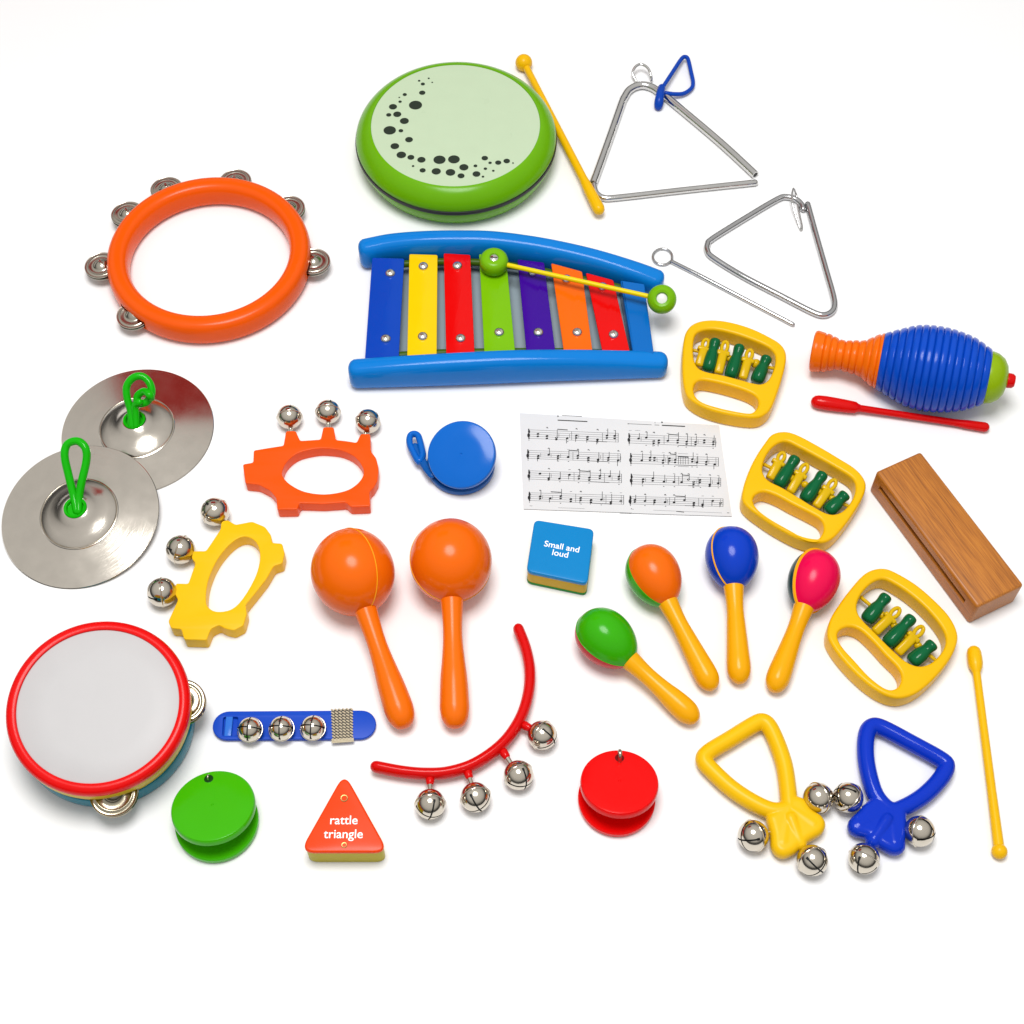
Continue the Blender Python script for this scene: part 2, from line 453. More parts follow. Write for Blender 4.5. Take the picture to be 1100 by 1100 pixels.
g = G().lathe([(103.6, 54.5), (90, 54.8), (60, 54.9), (0, 55)], 128)
kz = zm(370, 40, 1100/240)
spots = [(368, 214, 6), (415, 202, 5), (432, 222, 4), (386, 230, 10), (383, 273, 15), (297, 282, 10), (270, 296, 4), (274, 317, 8), (239, 342, 19), (350, 334, 31), (218, 382, 12),
         (260, 379, 19), (295, 412, 21), (223, 458, 29), (278, 460, 11), (318, 504, 18), (248, 536, 20), (280, 579, 22), (327, 591, 16), (338, 634, 6), (379, 603, 19), (385, 655, 14),
         (468, 603, 28), (539, 601, 27), (452, 660, 21), (522, 665, 22), (588, 640, 21), (574, 682, 16), (645, 633, 9), (691, 595, 15), (650, 673, 18), (682, 686, 6), (694, 647, 8),
         (717, 618, 8), (733, 657, 6), (757, 617, 14), (799, 609, 15), (830, 619, 4)]
for X, Y, rr in spots:
    x, y = kz(X, Y); q = P(x, y, 55.2)-c; r = rr/4.583*1.2
    n = 20; v = [(q.x+r*math.cos(2*PI*k/n)*1.0+r*.0, q.y+r*math.sin(2*PI*k/n)*.93, 55.3) for k in range(n)]
    g.add(v, [list(range(n))], 1, False)
t.part('drumhead', g, [M['drum_head'], M['dark_spot']], local=True)

# ------------------------------------------------------------------ sticks and mallets
def stick(pts, rad, k=4):
    p = crom(pts, k, False); n = len(rad)
    rr = []
    for i in range(len(p)):
        u = i/k; a = min(int(u), n-2); rr.append(rad[a]+(rad[a+1]-rad[a])*(u-a))
    return p, rr
def lerp(a, b, u): return a+(b-a)*u
A = P(562.7, 67.3, 11); B = P(644.5, 227, 13.2)
t = Thing('mallet', 'long yellow plastic mallet leaning on the big triangle beside the green drum', 'mallet', A*1)
d = (B-A).normalized(); L = (B-A).length
t.part('head', G().lathe([(0, -11)]+[(11*math.sin(a), -11*math.cos(a)) for a in [PI*k/20 for k in range(1, 20)]]+[(0, 11)], 40, axes(A, d)), M['yellow'])
t.part('shaft', G().tube([lerp(A, B, u) for u in (.04, .2, .5, .8)], [4.6, 4.6, 4.9, 5.2], caps=False), M['yellow'])
t.part('grip', G().tube([lerp(A, B, u) for u in (.79, .81, .84, .9, .95, .985)], [5.2, 5.5, 6.4, 7.0, 7.4, 7.4]), M['yellow'])

A = P(1046.3, 701, 7.5); B = P(1073.6, 914.5, 7.2)
t = Thing('mallet', 'long yellow plastic mallet lying alone below the wooden block', 'mallet', lerp(A, B, .5)*1)
d = (B-A).normalized()
t.part('head', G().tube([lerp(A, B, u) for u in (.0, .03, .06, .08, .1)], [7.2, 7.5, 7.4, 6.6, 4.6]), M['yellow'])
t.part('shaft', G().tube([lerp(A, B, u) for u in (.09, .12, .4, .7, .9, .975)], [4.3, 3.9, 4.0, 4.3, 4.8, 5.0], caps=False), M['yellow'])
t.part('end_knob', G().lathe([(0, -7.4)]+[(7.4*math.sin(a), -7.4*math.cos(a)) for a in [PI*k/16 for k in range(1, 16)]]+[(0, 7.4)], 32, axes(B, d)), M['yellow'])

k = zm(720, 330, 2.895)
A = P(*k(448, 293), 8.5); B = P(*k(985, 374), 6)
t = Thing('scraper_stick', 'red plastic scraper stick lying below the ribbed guiro', 'stick', lerp(A, B, .5)*1)
t.part('grip', G().tube([lerp(A, B, u) for u in (.02, .06, .12, .2, .24, .252)], [7.6, 8.1, 7.9, 7.2, 6.6, 5.0]), M['stick_red'])
t.part('shaft', G().tube([lerp(A, B, u) for u in (.245, .26, .4, .6, .8, .84, .88, .985)], [4.6, 4.0, 3.9, 3.9, 4.0, 4.3, 5.0, 5.6]), M['stick_red'])

# ------------------------------------------------------------------ 3 big triangle
k = zm(620, 50, 5.238)
t = Thing('triangle', 'large steel triangle with a blue cord loop and a wire ring at its top', 'triangle', P(720, 150, 0))
pp = [k(90, 770), k(180, 520), k(250, 320), k(266, 285), k(290, 248), k(330, 224), k(375, 218), k(420, 230), k(455, 252), k(520, 300), k(800, 535), k(1003, 722)]
pts = crom([P(x, y, 5.1) for x, y in pp], 5, False)
g = G().tube(pts, 5.1, 20, caps=False)
t.part('tube', g, M['chrome'])
for a in (0, -1):
    q = pts[a]; b = pts[1 if a == 0 else -2]; d = (q-b).normalized()
    t.part('tube_end', G().lathe([(0, .12), (3.2, .12), (3.3, .2)], 20, axes(q, d)), M['black'])  # flat black disc, painted shade of the open bore
pp = [k(93, 765), k(98, 800), k(112, 830), k(150, 852), k(230, 850), k(600, 808), k(1000, 766)]
t.part('cross_rod', G().tube(crom([P(x, y, 4.1) for x, y in pp], 5, False), 4.0, 18), M['chrome'])
pp = [(k(332, 196), 4), (k(312, 150), 9), (k(330, 112), 13), (k(362, 100), 14), (k(398, 122), 13), (k(415, 165), 9), (k(418, 192), 4)]
t.part('wire_ring', G().tube(crom([P(x, y, z) for (x, y), z in pp], 5, False), 1.8, 12), M['chrome'])
pp = [(k(480, 232), 13), (k(540, 140), 12), (k(585, 72), 10), (k(606, 58), 9), (k(624, 72), 8), (k(640, 140), 6), (k(652, 200), 5), (k(642, 236), 5), (k(600, 264), 6), (k(550, 268), 8), (k(500, 262), 10)]
t.part('cord_loop', G().tube(crom([P(x, y, z) for (x, y), z in pp], 5, False), 2.7, 14), M['cord_blue'])
pp = [(k(476, 232), 11), (k(468, 265), 12.6), (k(462, 300), 11), (k(457, 335), 5.8)]
t.part('cord_clip', G().tube(crom([P(x, y, z) for (x, y), z in pp], 4, False), [5, 5.2, 5.3, 5.4, 5.5, 5.6, 5.6, 5.7, 5.8, 5.9, 5.9, 5.7, 5.4], 18), M['cord_blue'])

# ------------------------------------------------------------------ small triangle, beater
k = zm(740, 190, 6.111)
t = Thing('triangle', 'smaller steel triangle with a narrow wire clip and one open corner', 'triangle', P(830, 275, 0))
pp = [k(780, 180), k(840, 400), k(900, 610), k(948, 780), k(955, 850), k(932, 890), k(880, 908), k(805, 885), k(600, 780), k(350, 650), k(160, 532), k(122, 488), k(122, 445), k(155, 405), k(380, 265), k(580, 147), k(640, 132), k(700, 147), k(738, 180), k(750, 212)]
t.part('rod', G().tube(crom([P(x, y, 3.8) for x, y in pp], 5, False), 3.7, 18), M['steel'])
pp = [(k(684, 82), 14), (k(676, 150), 15), (k(700, 250), 8), (k(728, 335), 2.2), (k(738, 350), 1.6), (k(742, 320), 1.6), (k(720, 220), 1.6), (k(708, 130), 4), (k(694, 88), 11)]
t.part('wire_clip', G().tube(crom([P(x, y, z) for (x, y), z in pp], 5, True), 1.25, 10, closed=True), M['chrome'])

k = zm(540, 40, 2.895)
t = Thing('triangle_beater', 'thin steel beater with a round wire eye beside the blue glockenspiel', 'beater', P(785, 315, 0))
pp = []
for a in range(0, 331, 22):
    r_ = math.radians(a+38)
    pp.append(k(497+30*math.cos(r_), 683+25*math.sin(r_)))
ring = [P(x, y, 1.9) for x, y in pp]
t.part('rod', G().tube([P(*k(526, 698), 2.5), P(*k(600, 735), 2.5), P(*k(902, 893), 2.5)], 2.7, 14), M['steel'])
t.part('eye', G().tube(crom(ring+[P(*k(527, 699), 1.9)], 4, False), 1.6, 12), M['steel'])

# ------------------------------------------------------------------ 6 orange tambourine
c = Vector((-357, 341.5, 0))
t = Thing('tambourine', 'orange ring tambourine without a skin and with silver jingles round it', 'tambourine', c)
prof = []
for q in range(49):
    a = 2*PI*q/48; cx, cz = math.cos(a), math.sin(a)
    ex = .74
    prof.append((107+12.6*math.copysign(abs(cx)**ex, cx), 17+17*math.copysign(abs(cz)**ex, cz)))
k = zm(70, 170, 3.667)
jpx = ((128, 432), (212, 208), (395, 118), (672, 100), (882, 205), (980, 415), (272, 625))
ob = bpy.data.objects.new('tmpb', mesh_of('tb', G().lathe(prof, 144), M['orange'], Matrix.Scale(1000, 4))); COL.objects.link(ob)
gc = G()
for (X, Y) in jpx:                                   # the slots that hold the jingles, cut into the outer wall
    q = P(*k(X, Y), 14)-c; ang = math.atan2(q.y, q.x)
    gc.box(Matrix.Rotation(ang, 4, 'Z') @ Matrix.Translation((121, 0, 16)), 44, 42, 12.5, 0)
ob2 = bpy.data.objects.new('tmpc', mesh_of('tc', gc, M['orange'], Matrix.Scale(1000, 4))); COL.objects.link(ob2)
md = ob.modifiers.new('b', 'BOOLEAN'); md.operation = 'DIFFERENCE'; md.object = ob2; md.solver = 'EXACT'
dg = bpy.context.evaluated_depsgraph_get(); dg.update()
e = bpy.data.meshes.new_from_object(ob.evaluated_get(dg))
gb = G(); gb.add([p.co.copy() for p in e.vertices], [list(p.vertices) for p in e.polygons])
for o_ in (ob, ob2): bpy.data.objects.remove(o_)
t.part('frame', gb, M['orange'], local=True)
JG = None
for (X, Y) in jpx:
    q = P(*k(X, Y), 14)-c; ang = math.atan2(q.y, q.x); rr = 118
    rr = max(111, min(127, q.xy.length)); pos = Vector((rr*math.cos(ang), rr*math.sin(ang), 0))
    for z, kk, tilt in ((17.6, 1, .05), (14.6, -1, -.03)):
        if JG is None:
            gg = G().lathe(jingle_profile(19.5), 48); JG = mesh_of('jingle', gg, M['jingle'], weld=True)
        o = bpy.data.objects.new('jingle', JG); COL.objects.link(o); o.parent = t.o
        m = Matrix.Translation((pos+Vector((0, 0, z)))*.001) @ Matrix.Rotation(ang, 4, 'Z') @ Matrix.Rotation(tilt+random.uniform(-.05, .05), 4, 'Y')
        if kk < 0: m = m @ Matrix.Rotation(PI, 4, 'X')
        o.matrix_local = m
    pin = G().lathe([(0, 4), (1.5, 4), (1.5, 26), (0, 26)], 12, Matrix.Translation(pos))
    t.part('pin', pin, M['screw'], local=True)

# ------------------------------------------------------------------ 7 glockenspiel
k = zm(360, 230, 2.895)
t = Thing('glockenspiel', 'blue framed glockenspiel with seven coloured bars fixed by silver screws', 'glockenspiel', P(550, 345, 0))
def rail(stations):
    """stations: (x, y, half width, height) along the rail; rounded section, rounded ends"""
    st = stations; n = 24; v = []; f = []
    st2 = crom([Vector(q) for q in st], 6, False)
    a, b = st2[0], st2[-1]
    def capst(q, d, rad):
        o = []
        for an in (18, 40, 60, 76, 86):
            s_ = math.sin(math.radians(an)); c_ = max(.12, math.cos(math.radians(an))**.75)
            o.append((Vector((q[0]+d[0]*rad*s_, q[1]+d[1]*rad*s_, q[2]*c_, q[3])), .45+.55*c_))
        return o
    d0 = (st2[0].xy-st2[1].xy).normalized(); d1 = (st2[-1].xy-st2[-2].xy).normalized()
    full = [q for q in capst(a, d0, 9)][::-1]+[(q, 1) for q in st2]+capst(b, d1, 9)
    N = len(full)
    for i, (q, hs) in enumerate(full):
        p0 = full[max(0, i-1)][0].xy; p1 = full[min(N-1, i+1)][0].xy
        tg = (p1-p0).normalized(); nr = Vector((-tg.y, tg.x)); h = q[3]
        for j in range(n):
            an = 2*PI*j/n; cx, cz = math.cos(an), math.sin(an); e = .72
            w = q[2]*math.copysign(abs(cx)**e, cx); z = h/2+h/2*hs*math.copysign(abs(cz)**e, cz)
            v.append(Vector((q[0]+nr.x*w, q[1]+nr.y*w, z)))
    for i in range(N-1):
        for j in range(n):
            j2 = (j+1) % n; f.append([i*n+j, i*n+j2, (i+1)*n+j2, (i+1)*n+j])
    f.append(list(range(n))[::-1]); f.append([(N-1)*n+j for j in range(n)])
    return G().add(v, f)
W = 13
st = []
for x, yb, h in ((384, 420.5, 36), (440, 419.3, 41), (500, 417.5, 44), (560, 415, 44), (620, 412.5, 40), (670, 410.5, 34.5), (708, 408.8, 29)):
    q = P(x, yb, 2); st.append((q.x, q.y+W, W, h))
t.part('near_rail', rail(st), M['rail_blue'])
st = []
for x, yt, h in ((393, 257, 38), (420, 252, 42), (455, 249.4, 46), (495, 248.8, 48), (533, 250, 48), (585, 257, 46), (636, 268, 42), (680, 281, 36), (705, 290, 31)):
    q = P(x, yt, h*.86); st.append((q.x, q.y-W*.75, W, h))
t.part('far_rail', rail(st), M['rail_blue'])
ZB = 29
bars = [('bar_blue', (399.8, 276.5), (434.2, 277.5), (391.5, 392), (428, 389)), ('bar_yellow', (439.7, 272.7), (470, 273.6), (437.2, 389), (469, 386)),
        ('bar_red', (476.6, 271.9), (505.2, 273.6), (479.4, 386), (510, 384)), ('bar_green', (514.6, 272.6), (543.6, 275), (520.5, 384), (553.8, 382)),
        ('bar_purple', (555.9, 278.4), (584.5, 281.8), (565.8, 381), (597, 381)), ('bar_orange', (592.1, 282.5), (625.3, 291.5), (606.2, 381), (637, 381)),
        ('bar_red', (629.4, 292.9), (658.8, 300.8), (648, 381), (677.4, 381))]
screws = [((171, 180), (157, 384)), ((274, 159), (272, 377)), ((380, 157), (390, 383)), ((494, 152), (510, 364)), ((615, 176), (632, 364)), ((720, 198), (753, 364)), ((832, 222), (866, 371))]
for (mn, a, b, c_, d_), ss in zip(bars, screws):
    q = [P(*p, ZB).xy for p in (a, b, d_, c_)]
    bo = t.part('bar', G().ext(fillet(q, 2.2), [], ZB-3.2, ZB, .7, res=2), M[mn])
    for X, Y in ss:
        x, y = k(X, Y); p = P(x, y, ZB+3)
        g = G().lathe([(0, 4.6), (2, 4.5), (4, 3.9), (5.3, 2.8), (5.9, 1.2), (6, 0)], 28, Matrix.Translation((p.x, p.y, ZB)))
        g.lathe([(0, 4.66), (1.7, 4.6), (1.9, 4.5)], 12, Matrix.Translation((p.x, p.y, ZB)), mi=1)
        t.part('screw', g, [M['screw'], M['jingle']], bo)
for ya in ((399, 292), (398, 366)):
    pass
rl = [P(410, 286, 20), P(480, 281, 20), P(560, 287, 20), P(684, 313, 20)]
t.part('support_rod', G().tube(crom(rl, 6, False), 4.4, 12), M['rod_green'])
rl = [P(402, 384, 20), P(480, 379, 20), P(600, 378, 20), P(694, 381, 20)]
t.part('support_rod', G().tube(crom(rl, 6, False), 4.4, 12), M['rod_green'])
q = [P(*p, 31).xy for p in ((666.5, 300), (692.5, 304), (703, 381), (680.5, 381))]
t.part('end_panel', G().ext(fillet(q, 2), [], 1, 30, 2), M['panel_blue'])
q = [P(*p, 24).xy for p in ((399, 285), (413, 285), (406, 397), (391, 397))]
t.part('end_panel', G().ext(fillet(q, 2), [], 1, 24.5, 2), M['bar_blue'])

q = [P(*p, 3).xy for p in ((404, 288), (470, 281), (560, 285), (690, 318), (700, 396), (396, 404))]
t.part('base_panel', G().ext(fillet(q, 2), [], .5, 4, .6), M['base_grey'])

# its mallet
A = P(530.6, 281.5, 40); B = P(711, 321.5, 47)
t = Thing('glockenspiel_mallet', 'double ended mallet with lime heads and yellow stick laid across the coloured bars', 'mallet', lerp(A, B, .5)*1)
t.part('stick', G().tube([lerp(A, B, u)+Vector((0, 0, 0)) for u in (.06, .3, .6, .93)], 2.9, 14, caps=False), M['stick_yellow'])
prof = [(5, 9.2), (5.6, 10), (9, 10.4), (13, 9.4), (15.8, 6.2), (16.8, 2), (16.8, -2), (15.8, -6.2), (13, -9.4), (9, -10.4), (5.6, -10), (5, -9.2)]
h = t.part('mallet_head', G().lathe(prof+[prof[0]], 48, axes(A, (0.02, -.1, 1))), M['lime'])
g = G().lathe([(5.1, -9), (5.1, 8.6), (4, 9.3), (0, 9.5)], 24, axes(A, (0.02, -.1, 1)))
mm = axes(A, (0.02, -.1, 1)); g.box(mm @ Matrix.Translation((0, 0, 9.4)), 8, 1.3, .5, 0, 1)
t.part('screw', g, [M['screw'], M['slot']], h)
prof = [(6, 8), (7, 9.6), (9.5, 10.2), (13, 8.6), (15.6, 5.4), (16.6, 1.5), (16.6, -1.5), (15.6, -5.4), (13, -8.6), (9.5, -10.2), (6, -9.4)]
dv = (CAM-B).normalized()+Vector((0, .1, .1))
h = t.part('mallet_head', G().lathe(prof+[prof[0]], 48, axes(B, dv)), M['lime'])
t.part('plug', G().lathe([(6.1, -9), (6.1, 6.8), (5, 7.4), (0, 7.6)], 24, axes(B, dv)), M['white'], h)

# ------------------------------------------------------------------ cage rattles
def pin_clapper(a, b, thick):
    # bowling pin shaped green clapper from a (head) to b (foot)
    e = (b-a)*.12; a = a-e; b = b+e; L = (b-a).length
    prof = [(.0, .0), (.56, .012), (.8, .05), (.88, .13), (.8, .24), (.8, .34), (.96, .46), (1.06, .62), (1.08, .8), (.92, .93), (.5, .988), (0, 1)]
    prof = [tuple(q) for q in crom([Vector(q) for q in prof], 3, False)]
    m = axes(a, b-a, Vector((1, 0, 0)))
    return G().lathe([(max(0, r)*thick, z*L) for r, z in prof], 28, m @ Matrix.Diagonal((.9, 1.2, 1, 1)))
def fork_clapper(a, b, thick):
    # yellow clapper with a ring head, cross bar and flat foot
    e = (b-a)*.1; a = a-e; b = b+e; L = (b-a).length; m = axes(a, b-a, Vector((1, 0, 0))); g = G(); ring = []
    for q in range(20):
        an = 2*PI*q/20; ring.append(m @ Vector((math.cos(an)*thick*.56, math.sin(an)*thick*.3, L*.24+math.sin(an)*L*.16)))
    g.tube(ring, thick*.36, 10, closed=True)
    g.box(m @ Matrix.Translation((0, 0, L*.43)), thick*2.5, thick*1.7, L*.13, thick*.3)
    g.box(m @ Matrix.Translation((0, 0, L*.7)), thick*1.7, thick*2.0, L*.58, thick*.5)
    return g
cages = [
 (zm(720, 340, 8.46), 'yellow cage rattle beside the orange end of the ribbed guiro, farthest from the viewer',
  [(102, 400), (112, 280), (140, 170), (210, 85), (330, 48), (500, 58), (700, 112), (880, 195), (990, 270), (1040, 370), (1032, 500), (980, 690), (910, 880), (850, 960), (760, 1000), (600, 988), (400, 945), (250, 885), (150, 800), (112, 680), (100, 530)],
  [(210, 270), (228, 170), (290, 127), (400, 118), (560, 150), (740, 210), (880, 272), (943, 330), (955, 400), (935, 490), (890, 575), (830, 610), (760, 604), (640, 572), (480, 530), (330, 500), (252, 460), (216, 380)],
  [(213, 655), (232, 603), (290, 578), (420, 598), (580, 640), (720, 690), (788, 740), (800, 800), (770, 852), (720, 876), (600, 860), (440, 825), (300, 780), (232, 725)],
  [('y', (338, 195), (262, 440)), ('g', (410, 225), (345, 480)), ('y', (510, 215), (440, 505)), ('g', (630, 280), (550, 540)), ('y', (735, 290), (660, 555)), ('g', (878, 375), (785, 585))],
  ((225, 310), (930, 470)), (780, 430)),
 (zm(790, 460, 7.333), 'yellow cage rattle touching the pink maraca, right of the music sheet',
  [(225, 140), (290, 62), (380, 38), (480, 65), (640, 150), (800, 245), (930, 330), (1000, 420), (1012, 510), (972, 620), (880, 770), (790, 885), (720, 945), (640, 968), (500, 945), (330, 860), (180, 762), (80, 680), (42, 600), (58, 480), (108, 340), (165, 230)],
  [(215, 300), (250, 205), (320, 128), (400, 105), (500, 150), (650, 230), (800, 315), (910, 385), (945, 450), (930, 540), (870, 630), (800, 672), (720, 668), (600, 605), (480, 530), (370, 465), (270, 415), (225, 365)],
  [(140, 575), (155, 528), (220, 500), (320, 530), (450, 600), (580, 665), (670, 720), (695, 790), (668, 855), (620, 878), (540, 860), (420, 795), (280, 715), (180, 640)],
  [('y', (385, 185), (275, 390)), ('g', (472, 240), (340, 445)), ('y', (568, 275), (435, 495)), ('g', (688, 365), (550, 560)), ('y', (793, 400), (640, 610)), ('g', (868, 520), (730, 655))],
  ((235, 290), (880, 610)), None),
 (zm(880, 605, 7.1), 'yellow cage rattle with three green and two yellow clappers beside the wooden block',
  [(325, 110), (400, 62), (490, 50), (580, 85), (720, 170), (860, 290), (970, 410), (1030, 530), (1032, 640), (970, 780), (850, 930), (720, 1040), (600, 1085), (500, 1070), (390, 1010), (270, 910), (150, 780), (70, 660), (48, 570), (75, 450), (150, 325), (240, 205)],
  [(290, 310), (325, 230), (400, 152), (480, 122), (560, 150), (690, 235), (820, 350), (920, 470), (963, 560), (955, 640), (900, 720), (830, 770), (750, 782), (660, 745), (550, 650), (430, 530), (340, 440), (298, 380)],
  [(140, 560), (162, 508), (230, 485), (310, 510), (400, 590), (500, 700), (590, 790), (625, 860), (610, 930), (560, 962), (490, 945), (380, 860), (270, 740), (180, 640)],
  [('g', (513, 255), (365, 430)), ('y', (620, 340), (430, 518)), ('g', (703, 420), (525, 610)), ('y', (800, 480), (605, 675)), ('g', (868, 615), (710, 750))],
  ((330, 270), (850, 710)), None)]
HC = 23
for kk, lab, outer, win, hand, clap, ax, bead in cages:
    op = [tuple(q) for q in crom(zpx(kk, outer), 4)]
    o2 = trace(op, HC, 4.5)
    hl = [flat([tuple(q) for q in crom(zpx(kk, h_), 4)], HC-1) for h_ in (win, hand)]
    cx = sum(q[0] for q in o2)/len(o2); cy = sum(q[1] for q in o2)/len(o2)
    t = Thing('cage_rattle', lab, 'rattle', Vector((cx, cy, 0)), group='yellow cage rattles with clappers')
    t.part('frame', G().ext(o2, hl, 0, HC, 3.4, res=5), M['yellow'])
    a, b = P(*kk(*ax[0]), 11.5), P(*kk(*ax[1]), 11.5); e = (b-a).normalized()*9
    t.part('axle', G().tube([a-e, b+e], 2.0, 12), M['clapper_yellow'])
    mids = [(P(*kk(*pa), 14)+P(*kk(*pb), 14))/2 for _, pa, pb in clap]
    for ma, mb in zip(mids, mids[1:]):               # a yellow spacer on the axle between neighbours
        u = ((ma+mb)/2-a).dot((b-a).normalized()); q = a+(b-a).normalized()*u
        t.part('spacer', G().lathe([(0, -3.4), (2.6, -3.4), (3.8, -2), (4.1, 0), (3.8, 2), (2.6, 3.4), (0, 3.4)], 20, axes(q, b-a)), M['clapper_yellow'])
    for ty, pa, pb in clap:
        A = P(*kk(*pa), 19); B = P(*kk(*pb), 9.5)
        A = A+(B-A).normalized()*1.5
        if ty == 'g': t.part('clapper', pin_clapper(A, B, 8.2), M['clapper_green'])
        else: t.part('clapper', fork_clapper(A, B, 6), M['clapper_yellow'])
    if bead:
        q = P(*kk(*bead), 12)
        t.part('bead', G().lathe([(0, -5)]+[(5.6*math.sin(PI*i/12), -5*math.cos(PI*i/12)) for i in range(1, 12)]+[(0, 5)], 24, axes(q, b-a)), M['clapper_yellow'])

# ------------------------------------------------------------------ guiro
k = zm(720, 330, 2.895)
A = P(*k(446, 136), 26); B = P(*k(1040, 226), 47)
d = B-A; L = d.length
t = Thing('guiro', 'ribbed guiro shaker with orange neck, blue belly and lime cap', 'guiro', mx=axes(A, d, Vector((0, 0, 1))))
def prof_between(keys, u):
    for (u0, r0), (u1, r1) in zip(keys, keys[1:]):
        if u <= u1:
            s_ = (u-u0)/(u1-u0); s_ = s_*s_*(3-2*s_); return r0+(r1-r0)*s_
    return keys[-1][1]
sc = 1.05/2.895
neck = [(0, 65*sc), (.05, 61*sc), (.15, 47*sc), (.23, 53*sc), (.36, 86*sc)]
pr = [(14, 3), (17, -.5), (20.5, -1.6), (22.6, -.4), (23.4, 2)]
n = 150
for i in range(n+1):
    u = .02+.335*i/n; x = (u-.02)/.335*9.5
    rib = 1-(1-abs(math.sin(PI*x)))**2.2 if u > .05 else 1
    pr.append((prof_between(neck, u)-1.9*(1-rib), u*L))
pr = [(12, 30), (13, 12)]+pr
t.part('neck', G().lathe(pr, 72), M['guiro_orange'], local=True)
belly = [(.352, 86*sc), (.42, 104*sc), (.52, 126*sc), (.62, 132*sc), (.72, 127*sc), (.82, 112*sc), (.915, 84*sc)]
def smooth_r(keys, u):
    for i in range(len(keys)-1):
        if u <= keys[i+1][0]:
            a = keys[max(0, i-1)]; b = keys[i]; c_ = keys[i+1]; d_ = keys[min(len(keys)-1, i+2)]
            s_ = (u-b[0])/(c_[0]-b[0])
            m0 = (c_[1]-a[1])/(c_[0]-a[0])*(c_[0]-b[0]); m1 = (d_[1]-b[1])/(d_[0]-b[0])*(c_[0]-b[0])
            return (2*s_**3-3*s_*s_+1)*b[1]+(s_**3-2*s_*s_+s_)*m0+(-2*s_**3+3*s_*s_)*c_[1]+(s_**3-s_*s_)*m1
    return keys[-1][1]
pr = [(20, .352*L)]
n = 240
for i in range(n+1):
    u = .352+.563*i/n; x = (u-.352)/.563*15
    rib = 1-(1-abs(math.sin(PI*x)))**2.4
    pr.append((smooth_r(belly, u)-2.3*(1-rib), u*L))
pr.append((15, .915*L))
t.part('belly', G().lathe(pr, 96), M['guiro_blue'], local=True)
t.part('end_cap', G().lathe([(15, .9*L), (28.5, .905*L), (29, .92*L), (27.5, .95*L), (23, .983*L), (16, 1.005*L), (8, 1.014*L), (0, 1.016*L)], 64), M['guiro_lime'], local=True)
t.part('end_knob', G().lathe([(8.2, 1.0*L), (8.4, 1.02*L), (8, 1.04*L), (6, 1.052*L), (0, 1.056*L)], 32), M['stick_red'], local=True)

# ------------------------------------------------------------------ wood block
k = zm(780, 450, 3.4375)
HW = 37
tp = [P(*k(*p), HW) for p in ((716, 114), (556, 198), (932, 704), (1098, 604))]
v0, v1, v2, v3 = tp
ctr = (v0+v1+v2+v3)/4; ctr.z = 0
yd = ((v0-v3)+(v1-v2)); yd.z = 0; yd.normalize(); xd = Vector((yd.y, -yd.x, 0))
Lw = (((v0-v3).length+(v1-v2).length)/2); Ww = (((v0-v1).length+(v3-v2).length)/2)*.985
mx = Matrix((xd, yd, Vector((0, 0, 1)))).transposed().to_4x4(); mx.translation = ctr
t = Thing('wood_block', 'varnished brown wooden block with a long slot in its side', 'wood block', mx=mx)
# cross section with a slot on the left side, swept along the length
wx = Ww/2; sz = (HW*.5, HW*.7); sd = 22
def wsec(y, slot):
    pts = [(-wx, 0), (wx, 0), (wx, HW), (-wx, HW)]
    return pts
g = G()
y0, y1 = -Lw/2, Lw/2; s0, s1 = -Lw/2+16, Lw/2-12
g.box(Matrix.Translation((sd/2, 0, HW/2)), Ww-sd, Lw, HW, 0)
gb = G()
bm = bmesh.new(); bmesh.ops.create_cube(bm, size=1)
for p in bm.verts: p.co = Vector((p.co.x*Ww, p.co.y*Lw, p.co.z*HW+HW/2))
bmesh.ops.bevel(bm, geom=bm.edges[:], offset=3.4, segments=5, affect='EDGES', profile=.5)
me = bpy.data.meshes.new('wb'); bm.to_mesh(me); bm.free()
ob = bpy.data.objects.new('tmpb', me); COL.objects.link(ob)
bm = bmesh.new(); bmesh.ops.create_cube(bm, size=1)
for p in bm.verts: p.co = Vector((p.co.x*sd*2-wx, p.co.y*(s1-s0)+(s0+s1)/2, p.co.z*(sz[1]-sz[0])+(sz[0]+sz[1])/2))
me2 = bpy.data.meshes.new('wc'); bm.to_mesh(me2); bm.free()
ob2 = bpy.data.objects.new('tmpc', me2); COL.objects.link(ob2)
md = ob.modifiers.new('b', 'BOOLEAN'); md.operation = 'DIFFERENCE'; md.object = ob2; md.solver = 'EXACT'
dg = bpy.context.evaluated_depsgraph_get(); dg.update()
e = bpy.data.meshes.new_from_object(ob.evaluated_get(dg))
gb.add([p.co.copy() for p in e.vertices], [list(p.vertices) for p in e.polygons])
for o_ in (ob, ob2): bpy.data.objects.remove(o_)
t.part('block', gb, M['wood'], local=True, angle=30)

# ------------------------------------------------------------------ cymbals
def cymbal_parts(t):
    pr = [(10.5, 19.5), (11.5, 21), (13, 21.2), (16, 20), (20, 17.2), (25, 14.2), (31, 11.8), (37, 9.2), (39.4, 7.6), (40.1, 6.1), (40.7, 6.7), (41.3, 6.5), (41.9, 5.9), (60, 4.0), (75, 2.4), (83.4, 1.5), (84, .9), (83.6, .1),
          (75, .9), (60, 2.5), (43, 4.4), (40, 4.6), (31, 9.4), (20, 15.6), (13, 19), (10.5, 19.5)]
    pl = t.part('plate', G().lathe(pr, 160), M['cymbal'], local=True, angle=25)
    t.part('grommet', G().lathe([(9, 12), (10.6, 16), (11, 19.6), (12.2, 21.6), (11.2, 22.6), (9.4, 21.6), (8.6, 18), (0, 17.5)], 40), M['strap_green'], local=True)
cR = Vector((-415.3, 106, 0)); cF = Vector((-459.4, -11, 9.6))
